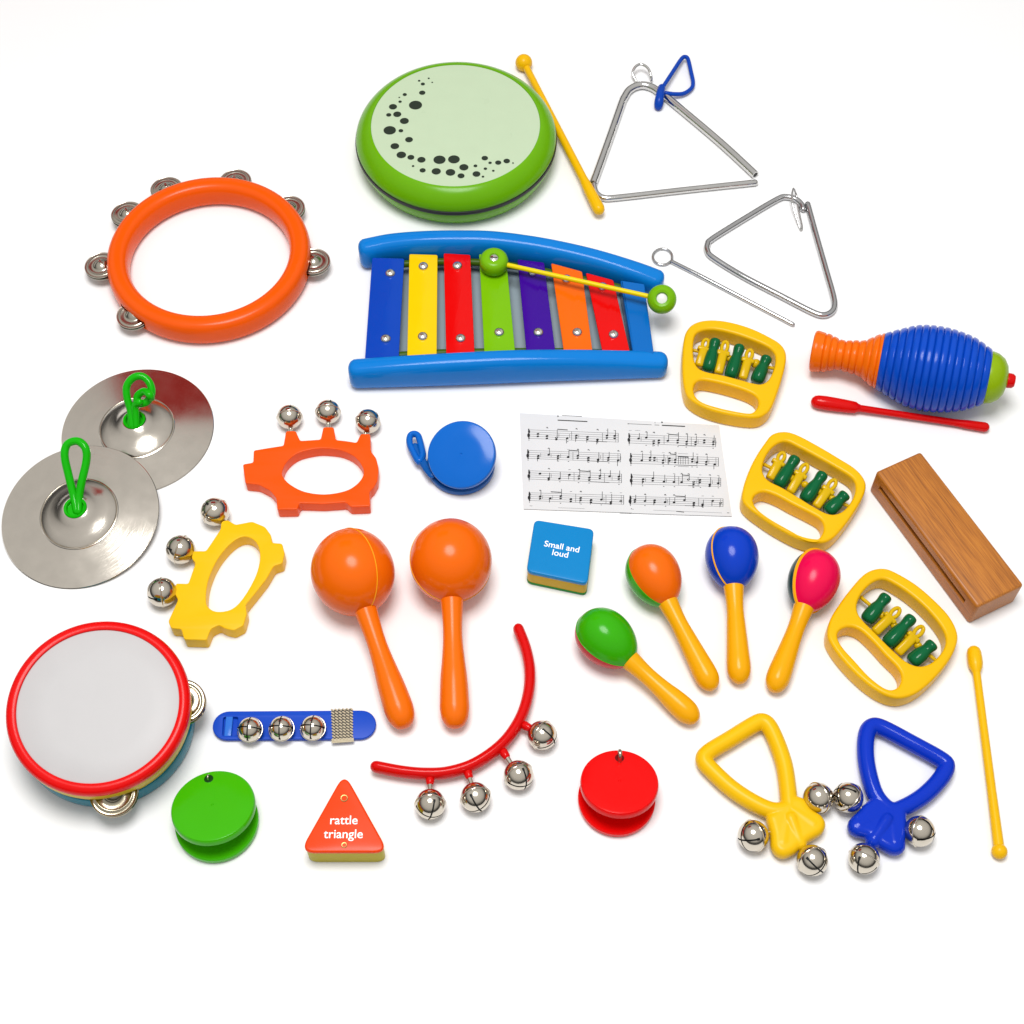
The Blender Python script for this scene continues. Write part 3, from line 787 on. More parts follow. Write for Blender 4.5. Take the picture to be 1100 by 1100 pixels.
t1 = Thing('cymbal', 'rear steel cymbal lying flat with a knotted green strap', 'cymbal', mx=Matrix.Translation(cR), group='pair of small cymbals')
cymbal_parts(t1)
t2 = Thing('cymbal', 'front steel cymbal overlapping the other, with an upright open green strap loop', 'cymbal',
           mx=Matrix.Translation(cF) @ Matrix.Rotation(math.radians(6.5), 4, 'X') @ Matrix.Rotation(math.radians(-1.5), 4, 'Y'), group='pair of small cymbals')
cymbal_parts(t2)
k = zm(0, 380, 4.076)
pp = [((336, 690), 26), ((322, 620), 32), ((300, 530), 44), ((283, 450), 56), ((291, 402), 62), ((322, 383), 65), ((352, 388), 65), ((376, 418), 62), ((378, 470), 54), ((358, 560), 42), ((346, 630), 32), ((345, 692), 26)]
t2.part('strap', G().tube(crom([P(*k(*p), z) for p, z in pp], 6, False), 4.3, 16), M['strap_green'])
pp = [((578, 318), 20), ((572, 250), 30), ((556, 190), 40), ((556, 140), 48), ((585, 104), 54), ((625, 100), 54), ((656, 130), 50), ((664, 175), 44), ((640, 212), 38), ((605, 215), 37), ((603, 185), 42), ((630, 165), 48), ((655, 180), 52), ((662, 192), 46)]
t1.part('strap', G().tube(crom([P(*k(*p), z) for p, z in pp], 6, False), 4.2, 16), M['strap_green'])
t1.part('strap_end', G().tube(crom([P(*k(*p), z) for p, z in [((596, 318), 20), ((594, 270), 28), ((592, 228), 36), ((610, 212), 42)]], 6, False), 4.2, 16), M['strap_green'])

# ------------------------------------------------------------------ pig jingles
def pig(kk, outer, hole, H, mat, label, bells, br, fr):
    op = [tuple(q) for q in fillet(zpx(kk, outer), fr)]
    y0 = min(q[1] for q in op); y1 = max(q[1] for q in op)
    o2 = []
    for q in op:                                     # far edge seen at the top of the slab, near edge at its foot
        u = (q[1]-y0)/(y1-y0); u = u*u*(3-2*u)
        o2.append(tuple(P(q[0], q[1], (H-1)*(1-u)+1.2*u).xy))
    hl = [flat([tuple(q) for q in crom(zpx(kk, hole), 5)], H-.5)]
    cx = sum(q[0] for q in o2)/len(o2); cy = sum(q[1] for q in o2)/len(o2)
    t = Thing('pig_bell_rattle', label, 'bell rattle', Vector((cx, cy, 0)))
    t.part('body', G().ext(o2, hl, 0, H, 1.1, res=3), mat)
    for (bx, by), (sx, sy) in bells:
        c_ = P(*kk(bx, by), br); s_ = P(*kk(sx, sy), H*.55)
        d_ = (c_-s_).normalized()
        t.part('stem', G().tube([s_-d_*3, s_+d_*1.5, s_+(c_-s_)*.5], [3.4, 2.6, 2.2], 14, caps=False), M['bell'])
        bell(t, c_, br, d_+Vector((0, 0, -.25)), random.uniform(0, 1.5))
    return t
k = zm(250, 420, 6.47)
pig(k, [(76, 532), (148, 518), (148, 424), (250, 405), (355, 388), (370, 281), (438, 279), (470, 352), (540, 347), (612, 342), (630, 253), (702, 253), (718, 345), (790, 353), (862, 366), (890, 301), (956, 301), (962, 430), (1000, 485), (1018, 565), (1012, 660), (985, 715), (958, 742), (962, 850), (828, 855), (795, 822), (640, 834), (474, 828), (460, 872), (322, 874), (314, 790), (270, 735), (190, 690), (98, 680)],
    [(345, 560), (375, 495), (450, 435), (560, 405), (650, 400), (760, 415), (850, 460), (902, 530), (905, 590), (860, 650), (780, 695), (640, 718), (500, 700), (400, 650), (352, 600)],
    16, M['pig_orange'], 'orange pig shaped rattle with three silver bells along its back', [((395, 180), (404, 285)), ((662, 145), (664, 262)), ((940, 212), (922, 310))], 13.8, 2.2)
k = zm(150, 420, 3.93)
pig(k, [(342, 585), (345, 553), (372, 545), (405, 566), (475, 552), (530, 575), (556, 612), (560, 645), (603, 648), (614, 692), (606, 738), (570, 750), (540, 810), (500, 868), (455, 930), (462, 965), (448, 1020), (408, 1042), (372, 1034), (345, 1018), (312, 1035), (294, 1083), (200, 1080), (188, 1036), (145, 1032), (133, 1002), (172, 905), (158, 880), (160, 830), (212, 832), (240, 735), (222, 715), (228, 682), (282, 682), (308, 640)],
    [(280, 880), (290, 800), (330, 710), (390, 640), (445, 615), (492, 640), (508, 700), (490, 780), (440, 870), (390, 920), (330, 932), (292, 915)],
    18, M['yellow_soft'], 'yellow pig shaped rattle with three silver bells on its left side', [((318, 510), (365, 560)), ((173, 670), (235, 700)), ((95, 850), (170, 852))], 15.4, 2.4)

# ------------------------------------------------------------------ castanets
def shell(R, mat, down=False):
    pr = [(0, 3), (R*.6, 1.5), (R-4, .3), (R-1.6, 0), (R, 1.2), (R+.2, 5), (R-.1, 7.4), (R-.9, 8.6), (R-2.6, 9.1), (R*.5, 9.3), (0, 9.4)]
    return G().lathe(pr, 96)
def castanet(ctop, cbot, R, tilt, hinge_dir, mat, label, mat2=None):
    """two saucer shells; the lower lies on the table, the upper is tipped open about the cord side (hinge_dir in the table plane)"""
    t = Thing('castanet', label, 'castanet', Vector((cbot.x, cbot.y, 0)))
    m_bot = Matrix.Translation((cbot.x, cbot.y, 9.4)) @ Matrix.Rotation(PI, 4, 'X')
    t.part('lower_shell', G().lathe([(0, 3), (R*.6, 1.5), (R-4, .3), (R-1.6, 0), (R, 1.2), (R+.2, 5), (R-.1, 7.4), (R-.9, 8.6), (R-2.6, 9.1), (R*.5, 9.3), (0, 9.4)], 96, m_bot), mat2 or mat)
    hd = Vector((hinge_dir[0], hinge_dir[1], 0)).normalized()
    z = Vector((hd.x*math.sin(tilt), hd.y*math.sin(tilt), math.cos(tilt)))
    m_top = axes(ctop, z)
    top = t.part('upper_shell', G().lathe([(0, 3), (R*.6, 1.5), (R-4, .3), (R-1.6, 0), (R, 1.2), (R+.2, 5), (R-.1, 7.4), (R-.9, 8.6), (R-2.6, 9.1), (R*.5, 9.3), (1.3, 9.4), (.9, 8.8), (0, 8.7)], 96, m_top), mat)
    return t, m_top, top, hd
# green: hinge away from the viewer, slightly left
def two(ptop, pbot, R, tilt, hd, lab, mat, pinx, hole, big):
    z = Vector((hd[0], hd[1], 0)).normalized()*math.sin(tilt)+Vector((0, 0, math.cos(tilt)))
    cb = P(*pbot, 9); zc = 9.4+2.5+R*math.sin(tilt)+2
    ct = P(*ptop, zc+9)-z*9
    t, mt, top, h = castanet(ct, cb, R, tilt, hd, mat, lab)
    # cord hole (raised disc, hole's shade painted as darker shell colour) and metal eyelet
    loc = mt.inverted() @ (P(*pinx, ct.z+R*math.sin(-tilt)*.7+9)); loc.z = 9.2
    t.part('cord_hole', G().lathe([(0, .25), (3.6, .25), (4.4, .1), (4.6, -.3)], 28, mt @ Matrix.Translation(loc)), hole, top)
    ring = []
    for i in range(16):
        a = 2*PI*i/16; ring.append(mt @ (loc+Vector((0, 2.8*big*math.cos(a), 1.6*big+4.6*big*math.sin(a)))))
    t.part('eyelet', G().tube(ring, 1.3*big, 10, closed=True), M['jingle'], top)
two((228.4, 864.8), (232.5, 881.4), 39.4, math.radians(13), (-.22, 1), 'open green castanet lying left of the rattle triangle', M['cast_green'], (224, 836), M['hole_green'], .75)
two((665.6, 839), (662.6, 856.6), 37.0, math.radians(14), (.02, 1), 'open red castanet lying right of the red bell bow', M['cast_red'], (665.5, 814), M['hole_red'], 1.5)
# blue castanet with strap
k = zm(430, 440, 10)
cb = P(*k(650, 574), 9)
tilt = math.radians(24); hd = (-.4, -1)
z = Vector((hd[0], hd[1], 0)).normalized()*math.sin(tilt)+Vector((0, 0, math.cos(tilt)))
ct = P(*k(654, 480), 36)-z*9
t, mt, top, h = castanet(ct, cb, 37, tilt, hd, M['cast_blue'], 'blue castanet with a short looped strap beside the music sheet', M['cast_blue_low'])
pp = [((340, 700), 14), ((290, 640), 12), ((240, 560), 11), ((190, 480), 11), ((160, 400), 12)]
t.part('strap', G().tube(crom([P(*k(*p), zz) for p, zz in pp], 5, False), 4.6, 16, sq=(1, .7)), M['cast_blue_low'])
ring = [P(*k(*p), zz) for p, zz in [((200, 560), 12), ((120, 420), 12), ((98, 340), 13), ((110, 280), 13), ((150, 262), 14), ((190, 280), 14), ((212, 340), 14), ((235, 440), 13), ((240, 500), 12)]]
t.part('strap_loop', G().tube(crom(ring, 5, True), 3.7, 14, closed=True, sq=(1, 1.25)), M['cast_blue'])

# ------------------------------------------------------------------ music sheet
def Lq(a, b, w, z):
    """thin ink stroke from pixel a to pixel b, w in mm"""
    p, q = P(*a, z), P(*b, z); d = (q-p); n = Vector((-d.y, d.x, 0)).normalized()*w/2
    return [p-n, q-n, q+n, p+n]
c4 = [(558.2, 443.6), (772.5, 456.8), (786.4, 555.2), (562.2, 547.4)]
co = [P(*p, .5) for p in c4]
base = sum(co, Vector())/4; base.z = 0
g = G()
n1, n2 = 24, 12; v = []; f = []
for j in range(n2+1):
    for i in range(n1+1):
        u, w = i/n1, j/n2
        p = (co[0]*(1-u)+co[1]*u)*(1-w)+(co[3]*(1-u)+co[2]*u)*w
        v.append(Vector((p.x, p.y, .5)))
for j in range(n2):
    for i in range(n1): f.append([j*(n1+1)+i, j*(n1+1)+i+1, (j+1)*(n1+1)+i+1, (j+1)*(n1+1)+i][::-1])
g.add(v, f, 0, False)
# turned edge all round gives the sheet its thickness
cc = co+[co[0]]
for a, b in zip(cc, cc[1:]):
    g.add([a, b, Vector((b.x, b.y, .02)), Vector((a.x, a.y, .02))], [[0, 1, 2, 3]], 0, False)
ZI = .62
def stroke(a, b, w, mi=1): g.add(Lq(a, b, w, ZI+random.uniform(0, .05)), [[0, 1, 2, 3]], mi, False)
def blob(x, y, rx, ry, mi=1, rot=0):
    n = 10; s_ = S(x, y); p0 = P(x, y, ZI+.08+random.uniform(0, .03)); v = []
    for i in range(n):
        a = 2*PI*i/n; ex, ey = rx*math.cos(a), ry*math.sin(a)
        v.append(p0+Vector(((ex*math.cos(rot)-ey*math.sin(rot)), (ex*math.sin(rot)+ey*math.cos(rot)), 0)))
    g.add(v, [list(range(n))], mi, False)
kl = zm(550, 430, 8.46); kr = zm(665, 440, 8.148)
rows = [(kl, (160, 268, 965, 300), (160, 345, 965, 380), [235, 320, 405, 500, 585, 685, 780, 865, 935], 'l'),
        (kl, (152, 455, 985, 485), (150, 528, 985, 560), [240, 330, 420, 512, 600, 692, 785, 875, 962], 'l'),
        (kl, (162, 640, 995, 670), (162, 715, 995, 750), [252, 338, 432, 522, 612, 706, 798, 885, 968], 'l'),
        (kl, (165, 840, 1015, 865), (165, 910, 1015, 945), [258, 345, 440, 537, 625, 718, 812, 900, 985], 'l'),
        (kr, (95, 215, 845, 250), (95, 292, 845, 325), [168, 240, 305, 352, 430, 516, 590, 672, 745, 825], 'r'),
        (kr, (110, 390, 870, 420), (110, 470, 870, 495), [195, 275, 310, 385, 440, 490, 640, 682, 765, 840], 'r'),
        (kr, (115, 570, 890, 600), (115, 650, 890, 672), [210, 300, 390, 480, 545, 605, 650, 705, 792, 870], 'r'),
        (kr, (105, 760, 910, 780), (105, 825, 910, 848), [142, 228, 308, 400, 485, 575, 655, 735, 820, 890], 'r')]
rn = random.Random(3)
for kk, tl, bl, xs, pg in rows:
    def at(x, v_):
        u = (x-tl[0])/(tl[2]-tl[0]); ya = tl[1]+(tl[3]-tl[1])*u; yb = bl[1]+(bl[3]-bl[1])*u
        return kk(x, ya+(yb-ya)*v_)
    for i in range(5): stroke(at(tl[0], i/4), at(tl[2], i/4), .42, 2)
    stroke(at(tl[2], -.02), at(tl[2], 1.02), .5); stroke(at(tl[2]-22, 0), at(tl[2]-22, 1), .35)
    # clef
    x0 = tl[0]-8
    stroke(at(x0, -.12), at(x0+2, 1.1), 1.3); blob(*at(x0+3, .22), 1.2, 2.4); blob(*at(x0-1, .65), 1.6, 2.8); blob(*at(x0+2, 1.22), .5, .5)
    for i, x in enumerate(xs):
        vv = rn.choice([.3, .45, .55, .65, .8]); x += rn.uniform(-4, 4)
        hollow = rn.random() < .12
        blob(*at(x, vv), 1.6, 1.25, 1, .4)
        if hollow: blob(*at(x, vv), .6, .4, 0, .4)
        if rn.random() < .88:
            if rn.random() < .7: stroke(at(x+7, vv), at(x+7, vv-rn.uniform(.55, .95)), .6)
            else: stroke(at(x-7, vv), at(x-7, vv+rn.uniform(.5, .75)), .6)
        if rn.random() < .6: blob(*at(x-1, min(1.0, vv+.28)), 1.5, 1.1, 1, .4)
        if rn.random() < .5: blob(*at(x+rn.uniform(-5, 5), 1.18), .8, .4)
        if rn.random() < .6:
            stroke(at(x-9, -.3), at(x+11, -.3), .45, 1 if rn.random() < .5 else 2)
            if rn.random() < .6: stroke(at(x-7, -.38), at(x+2, -.36), .5, 1); stroke(at(x+3, -.42), at(x+9, -.24), .5, 1)
        if rn.random() < .3: stroke(at(x+22, .3), at(x+22, .75), .35); stroke(at(x+14, .5), at(x+30, .5), .3, 2)
    for x in (xs[3]+42, xs[6]+42): stroke(at(x, 0), at(x, 1), .4)
    j = rn.randint(1, 4)
    stroke(at(xs[j]+7, -.2), at(xs[j+1]+7, -.16), 1.0)
    stroke(at(tl[0], 1.0), at(tl[0]+5, 1.0), .5)
    stroke(at(xs[5], 1.03), at(xs[7], 1.04), .4)
# the beamed group in the second row of the right page
for x in (520, 540, 560, 580, 605): stroke(kr(x, 408), kr(x, 478), .5)
stroke(kr(516, 410), kr(608, 416), 1.5); stroke(kr(516, 384), kr(605, 388), .35, 2)
stroke(kr(516, 496), kr(610, 500), .5, 2)
stroke(kl(455, 138), kl(635, 146), .55); blob(*kl(418, 144), .8, .9); stroke(kl(415, 180), kl(685, 193), 1.2)
stroke(kr(75, 123), kr(285, 133), .5); blob(*kr(80, 124), .7, .6); stroke(kr(310, 134), kr(352, 136), .5); blob(*kr(315, 115), .4, .6); stroke(kr(375, 137), kr(578, 147), 1.3); blob(*kr(376, 110), .9, 1.1)
for a, b in ((85, 110), (140, 185)): stroke(kr(a, 182), kr(b, 183), .4, 2)
stroke(kl(110, 990), kl(1090, 1024), .5, 2); stroke(kl(160, 958), kl(185, 960), .5, 2); stroke(kl(420, 976), kl(660, 984), .3, 2)
stroke(kr(5, 905), kr(985, 936), .55, 2); stroke(kr(300, 880), kr(900, 904), .3, 2); stroke(kr(500, 890), kr(570, 898), .7, 1); blob(*kr(108, 868), .6, .5); blob(*kr(122, 872), .5, .4); stroke(kr(945, 903), kr(965, 904), .6, 1)
solo('music_sheet', g, [M['paper'], M['ink'], M['ink_grey']], 'white printed sheet of music with eight short staves of black notes', 'sheet music', base)

# ------------------------------------------------------------------ the lettered blocks
k = zm(420, 430, 2.895)
HB = 27
cq = [P(*k(*p), HB) for p in ((446, 370), (632, 400), (611, 571), (421, 531))]
base = sum(cq, Vector())/4; base.z = 0
t = Thing('sound_box', 'square sound block, blue over yellow and green, lettered Small and loud', 'sound block', base)
q = [p.xy for p in cq]
t.part('base', G().ext(fillet(q, 6), [], 0, 4.6, 1), M['box_green'])
t.part('middle', G().ext(fillet([base.xy+(p-base.xy)*.99 for p in q], 6), [], 4.2, 21.6, .5), M['box_yellow'])
lid = t.part('lid', G().ext(fillet(q, 6.5, 6), [], 20.6, HB, 1.6), M['box_blue'])
xd = ((cq[1]-cq[0])+(cq[2]-cq[3])).normalized(); tc_ = P(*k(529, 467), HB)
m = Matrix((xd, Vector((-xd.y, xd.x, 0)), Vector((0, 0, 1)))).transposed().to_4x4(); m.translation = Vector((tc_.x, tc_.y, HB+.1))
t.part('lettering', text_geo('Small and\nloud', 9.9, m, .007, lines=.86), M['letter'], lid)

k = zm(170, 740, 4.23)
HT = 30
ap = [P(*k(*p), HT) for p in ((845, 378), (640, 742), (1048, 742))]
ctr = sum(ap, Vector())/3; ctr.z = 0
t = Thing('rattle_triangle', 'triangular orange and olive block lettered rattle triangle', 'sound block', ctr)
q = [p.xy for p in ap]
def tri_fil(q, r): return fillet(q, r, 10)
t.part('base', G().ext(tri_fil([ctr.xy+(p-ctr.xy)*.985 for p in q], 15), [], 0, 26, 1.2), M['tri_yellow'])
lid = t.part('lid', G().ext(tri_fil(q, 15), [], 24.8, HT, 2.0), M['tri_orange'])
for wrd, (X, Y), sz_ in (('rattle', (843, 598), 12.2), ('triangle', (842, 661), 12.2)):
    p = P(*k(X, Y), HT)
    m = Matrix.Translation((p.x, p.y, HT+.1))
    t.part('lettering', text_geo(wrd, sz_, m, .007), M['letter'], lid)
for X, Y, r in ((845, 497, 3.2), (845, 710, 2.4)):
    p = P(*k(X, Y), HT)
    t.part('screw', G().lathe([(r+.5, .0), (r+.2, .45), (r-.6, .4), (r-.9, -.2), (0, -.2)], 20, Matrix.Translation((p.x, p.y, HT+.05))), M['bronze'], lid)

# ------------------------------------------------------------------ orange maracas
def maraca_frame(hc, hz, tip, tz):
    A = P(*hc, hz); B = P(*tip, tz); return A, B
def big_maraca(hc, tip, Rw, Rl, label, seam_roll):
    A, B = P(*hc, Rw), P(*tip, 14.5)
    t = Thing('maraca', label, 'maraca', mx=axes(A, B-A, Vector((0, 0, 1))), group='pair of large orange maracas')
    L = (B-A).length
    e = [(0, -Rl)]+[(Rw*math.sin(PI*i/32), -Rl*math.cos(PI*i/32)) for i in range(1, 32)]+[(0, Rl)]
    head = t.part('head', G().lathe(e, 72), M['maraca_orange'], local=True)
    hp = [(0, Rl-6), (9.5, Rl-5), (11.6, Rl-2.5), (11.2, Rl+4), (10.2, Rl+18), (9.7, Rl+32), (10.2, Rl+46), (11.6, Rl+62), (13.4, Rl+80), (14.5, L-22), (14.4, L-14), (12.6, L-5), (8.4, L+1.4), (4, L+3.6), (0, L+4.2)]
    hp = [tuple(q) for q in crom([Vector((a, b)) for a, b in hp], 4, False)]
    hp[0] = (0, hp[0][1]); hp[-1] = (0, hp[-1][1])
    t.part('handle', G().lathe([(max(0, a), b) for a, b in hp], 48), M['handle_orange'], local=True)
    ring = []
    for i in range(72):
        a = 2*PI*i/72; x = (Rw+.05)*math.sin(a); zz = -(Rl+.05)*math.cos(a)
        ring.append(Vector((x*math.cos(seam_roll), x*math.sin(seam_roll), zz)))
    t.part('seam', G().tube(ring, .55, 8, closed=True), M['seam'], head, local=True)
big_maraca((379, 614.5), (434, 778), 42.5, 45.5, 'large orange maraca with a visible pale seam, left one of the pair, tilted', math.radians(-32))
big_maraca((484.3, 602.5), (488.8, 778), 42, 44, 'large orange maraca standing straight, right one of the pair, its seam hidden', math.radians(78))

# ------------------------------------------------------------------ small maracas
def small_maraca(hc, tip, top, low, label, roll, band, W_=27.5, Lh=34.5):
    A, B = P(*hc, W_), P(*tip, 11.5)
    t = Thing('maraca', label, 'maraca', mx=axes(A, B-A, Vector((0, 0, 1))), group='small two coloured maracas')
    L = (B-A).length
    def rad(z):
        u = z/Lh; return W_*math.sqrt(max(0, 1-u*u))*(1-.10*u)
    n = 64; zs = [-Lh*math.cos(PI*i/36) for i in range(37)]
    # the two half shells meet in a plane that contains the handle axis
    for nm, a0, a1, mt in (('upper_shell', -PI/2, PI/2, top), ('lower_shell', PI/2, 3*PI/2, low)):
        v = []; f = []; m_ = 40
        for z in zs:
            for i in range(m_+1):
                a = a0+(a1-a0)*i/m_+roll; v.append(Vector((rad(z)*math.cos(a), rad(z)*math.sin(a), z)))
        for j in range(len(zs)-1):
            for i in range(m_): f.append([j*(m_+1)+i, j*(m_+1)+i+1, (j+1)*(m_+1)+i+1, (j+1)*(m_+1)+i])
        t.part(nm, G().add(v, f), mt, local=True)
    ring = [Vector((rad(z)*math.sin(-roll)*-1, rad(z)*math.cos(roll), z)) for z in zs]
    r2 = []
    for z in zs: r2.append(Vector((rad(z)*math.cos(roll+PI/2), rad(z)*math.sin(roll+PI/2), z)))
    for z in zs[::-1][1:-1]: r2.append(Vector((-rad(z)*math.cos(roll+PI/2), -rad(z)*math.sin(roll+PI/2), z)))
    t.part('seam', G().tube(r2, band[1], 8, closed=True), band[0], local=True)
    hp = [(0, Lh-9), (9.6, Lh-9), (10.6, Lh-6), (10.2, Lh), (9.0, Lh+12), (8.7, Lh+24), (9.6, Lh+40), (11.2, L-30), (12.0, L-18), (11.4, L-8), (8.2, L-1), (4, L+2.6), (0, L+3.2)]
    hp = [tuple(q) for q in crom([Vector((a, b)) for a, b in hp], 4, False)]
    hp[0] = (0, hp[0][1]); hp[-1] = (0, hp[-1][1])
    t.part('handle', G().lathe([(max(0, a), b) for a, b in hp], 48), M['maraca_yellow'], local=True)
SG = M['seam']
small_maraca((652, 686.5), (746.5, 772.5), M['mar_green'], M['mar_red'], 'small maraca with a green over red head and yellow handle', math.radians(-18), (M['mar_green'], .5))
small_maraca((703, 619), (765, 738), M['mar_orange'], M['mar_green'], 'small maraca with an orange over green head and yellow handle', math.radians(-26), (M['mar_green'], .5))
small_maraca((786.3, 600), (794.5, 731), M['mar_blue'], M['mar_blue'], 'small maraca with a deep blue head, pale seam and yellow handle', math.radians(-36), (M['maraca_yellow'], .9))
small_maraca((873.5, 624.5), (831.5, 740), M['mar_pink'], M['mar_navy'], 'small maraca with a bright pink head and yellow handle', math.radians(-40), (M['maraca_yellow'], 1.8), 26)

# ------------------------------------------------------------------ red bell bow
k = zm(320, 540, 3.143)
t = Thing('bell_bow', 'curved red plastic bow carrying four silver bells', 'bell rattle', P(540, 800, 0))
pp = [(745, 428), (770, 495), (783, 570), (777, 650), (748, 735), (690, 815), (600, 880), (510, 910), (430, 915), (350, 908), (265, 892)]
path = crom([P(*k(*p), 12) for p in pp], 6, False)
t.part('bow', G().tube(path, 6, 18, sq=(.95, 1.3), up=Vector((0, 0, 1))), M['stick_red'])
for (bx, by), (sx, sy) in (((447, 1018), (446, 928)), ((600, 995), (573, 908)), ((745, 920), (694, 842)), ((825, 785), (766, 752))):
    s_ = P(*k(sx, sy), 12); c_ = P(*k(bx, by), 14.6); d_ = (c_-s_).normalized()
    t.part('socket', G().tube([s_, s_+d_*5], [4.4, 4.0], 16), M['stick_red'])
    t.part('stem', G().tube([s_+d_*4, s_+d_*9, s_+(c_-s_)*.6], [2.9, 2.6, 2.4], 14, caps=False), M['bell'])
    bell(t, c_, 14.5, d_+Vector((0, 0, .15)), random.uniform(0, 1.5))

# ------------------------------------------------------------------ wrist strap
k = zm(170, 740, 4.23)
t = Thing('wrist_bells', 'blue wrist strap carrying three silver bells and a beige woven fastener', 'bell strap', P(315, 778, 0))
a, b = P(*k(318, 168), 4), P(*k(920, 164), 4); r = 15.2
dx = (b-a).normalized(); nx = Vector((-dx.y, dx.x, 0)); ol = []
for i in range(17): an = PI/2+PI*i/16; ol.append((a+dx*math.cos(an)*r+nx*math.sin(an)*r).xy)
for i in range(17): an = -PI/2+PI*i/16; ol.append((b+dx*math.cos(an)*r+nx*math.sin(an)*r).xy)
ca = P(*k(619, 166), 4).xy
sl = [P(*k(*p), 5) for p in ((296, 128), (362, 128), (358, 213), (292, 213))]
t.part('strap', G().ext(ol, [fillet([p.xy for p in sl], 2)], 1.2, 5.4, 1).ext([(ca+(p-ca)*.975) for p in ol], [], .2, 1.6, .3), M['strap_blue'])
g = G()
ol2 = [(p-P(*k(619, 166), 4).xy)*.965+P(*k(619, 166), 4).xy for p in ol]
q1 = P(*k(320, 170), 4); g.box(axes((q1.x, q1.y, 3.8), (0, 0, 1), dx), 7, 22, 2.6, .8)
t.part('buckle_bar', g, M['buckle_blue'])
for X, Y in ((417, 186), (560, 181), (703, 178)):
    bell(t, P(*k(X, Y), 13.6), 12.2, Vector((-.04, -.16, 1)), random.uniform(-.12, .05))
g = G()
p0, p1 = P(*k(783, 90), 6.2), P(*k(886, 85), 6.2); p3, p2 = P(*k(790, 238), 6.2), P(*k(886, 232), 6.2)
nr, ns = 11, 6
for j in range(ns):
    u0 = (j+.5)/ns; tp_ = p0*(1-u0)+p1*u0; bt = p3*(1-u0)+p2*u0
    if j > 5: bt = bt+(tp_-bt)*.13
    ex = (p1-p0).normalized(); ey = (bt-tp_).normalized()
    for i in range(nr):                              # one twisted cord per column, every twist a slanting bead
        p = tp_+(bt-tp_)*((i+.5)/nr)
        g.tube([p-ex*1.0-ey*.7, p+Vector((0, 0, .5)), p+ex*1.0+ey*.7], .85, 6)
for i in range(3):
    w_ = .96+i*.04
    g.tube([p0+(p3-p0)*w_, p1+(p2-p1)*(w_-.005)], .75, 6)
cx = (p0+p1+p2+p3)/4
t.part('woven_fastener', g, M['weave'])
t.part('fastener_backing', G().ext(fillet([p.xy for p in (p0*.94+cx*.06, p1*.94+cx*.06, p2*.94+cx*.06, p3*.94+cx*.06)], 1), [], 5.0, 5.9, .2), M['slot'])

# ------------------------------------------------------------------ bell handles
def handle(kk, loop, body, lobes, ridge, bells, mat, label, H=10.5):
    g = G()
    bo = flat([tuple(q) for q in crom(zpx(kk, body), 4)], 11)
    g.ext(bo, [], 2, 19, 7, res=5)
    lp = crom([P(*kk(*p), H) for p in loop], 5, True)
    g.tube(lp, 8.4, 20, closed=True, sq=(1, 1.05))
    for (a, b), r0, r1 in lobes:
        A, B = P(*kk(*a), H), P(*kk(*b), H)
        g.tube([lerp(A, B, u) for u in (0, .25, .5, .75, 1)], [r0+(r1-r0)*u for u in (0, .25, .5, .75, 1)], 20, sq=(1, .92))
    for (a, b), r0, r1 in ridge:
        A, B = P(*kk(*a), H+4), P(*kk(*b), H+1.5)
        g.tube([A, lerp(A, B, .5), B], [r0, (r0+r1)/2, r1], 18)
    q = P(*kk(*loop[0]), 0)
    t = Thing('bell_rattle', label, 'bell rattle', q)
    t.part('handle', blend(g, .8, 7), mat, angle=180)
    for (bx, by), (sx, sy), sp, lift in bells:
        c_ = P(*kk(bx, by), 15); s_ = P(*kk(sx, sy), 11); d_ = (c_-s_).normalized()
        t.part('stem', G().tube([s_, s_+(c_-s_)*.6], 2.3, 12, caps=False), M['bell'])
        bell(t, c_, 14.6, Vector((d_.x*.9, d_.y*.9-.15, lift)), sp)
k = zm(740, 755, 5.64)
handle(k, [(600, 640), (510, 655), (390, 605), (260, 520), (150, 420), (92, 350), (120, 300), (250, 220), (400, 128), (450, 115), (490, 150), (540, 260), (578, 380), (596, 500), (604, 590)],
       [(470, 690), (545, 630), (600, 570), (655, 572), (700, 592), (740, 650), (800, 690), (826, 742), (805, 795), (750, 830), (690, 870), (640, 915), (580, 940), (530, 925), (498, 880), (492, 810), (478, 750)],
       [(((600, 660), (565, 860)), 9.5, 10), (((610, 650), (755, 748)), 9.5, 10)],
       [(((615, 700), (672, 850)), 7, 7)],
       [((390, 805), (500, 780), .3, .35), ((785, 575), (700, 640), 1.2, -.3), ((748, 955), (690, 880), .75, .5)], M['yellow_soft'], 'yellow triangular handle with three silver bells, next to the blue one')
k = zm(885, 760, 5.79)
handle(k, [(415, 640), (330, 560), (285, 440), (260, 300), (265, 170), (300, 118), (370, 130), (560, 230), (730, 325), (762, 370), (720, 450), (620, 550), (500, 622)],
       [(240, 615), (310, 565), (420, 590), (500, 625), (512, 700), (508, 790), (496, 865), (468, 910), (425, 915), (370, 890), (310, 850), (255, 815), (195, 800), (155, 770), (148, 725), (172, 685), (212, 650)],
       [(((395, 650), (210, 742)), 9.5, 10), (((410, 660), (442, 855)), 9.5, 10)],
       [(((390, 700), (308, 825)), 7.5, 8)],
       [((150, 560), (250, 640), 1.0, .55), ((595, 770), (500, 750), .2, .5), ((250, 940), (295, 850), .4, -.1)], M['handle_blue'], 'blue triangular handle with three silver bells, next to the yellow one')

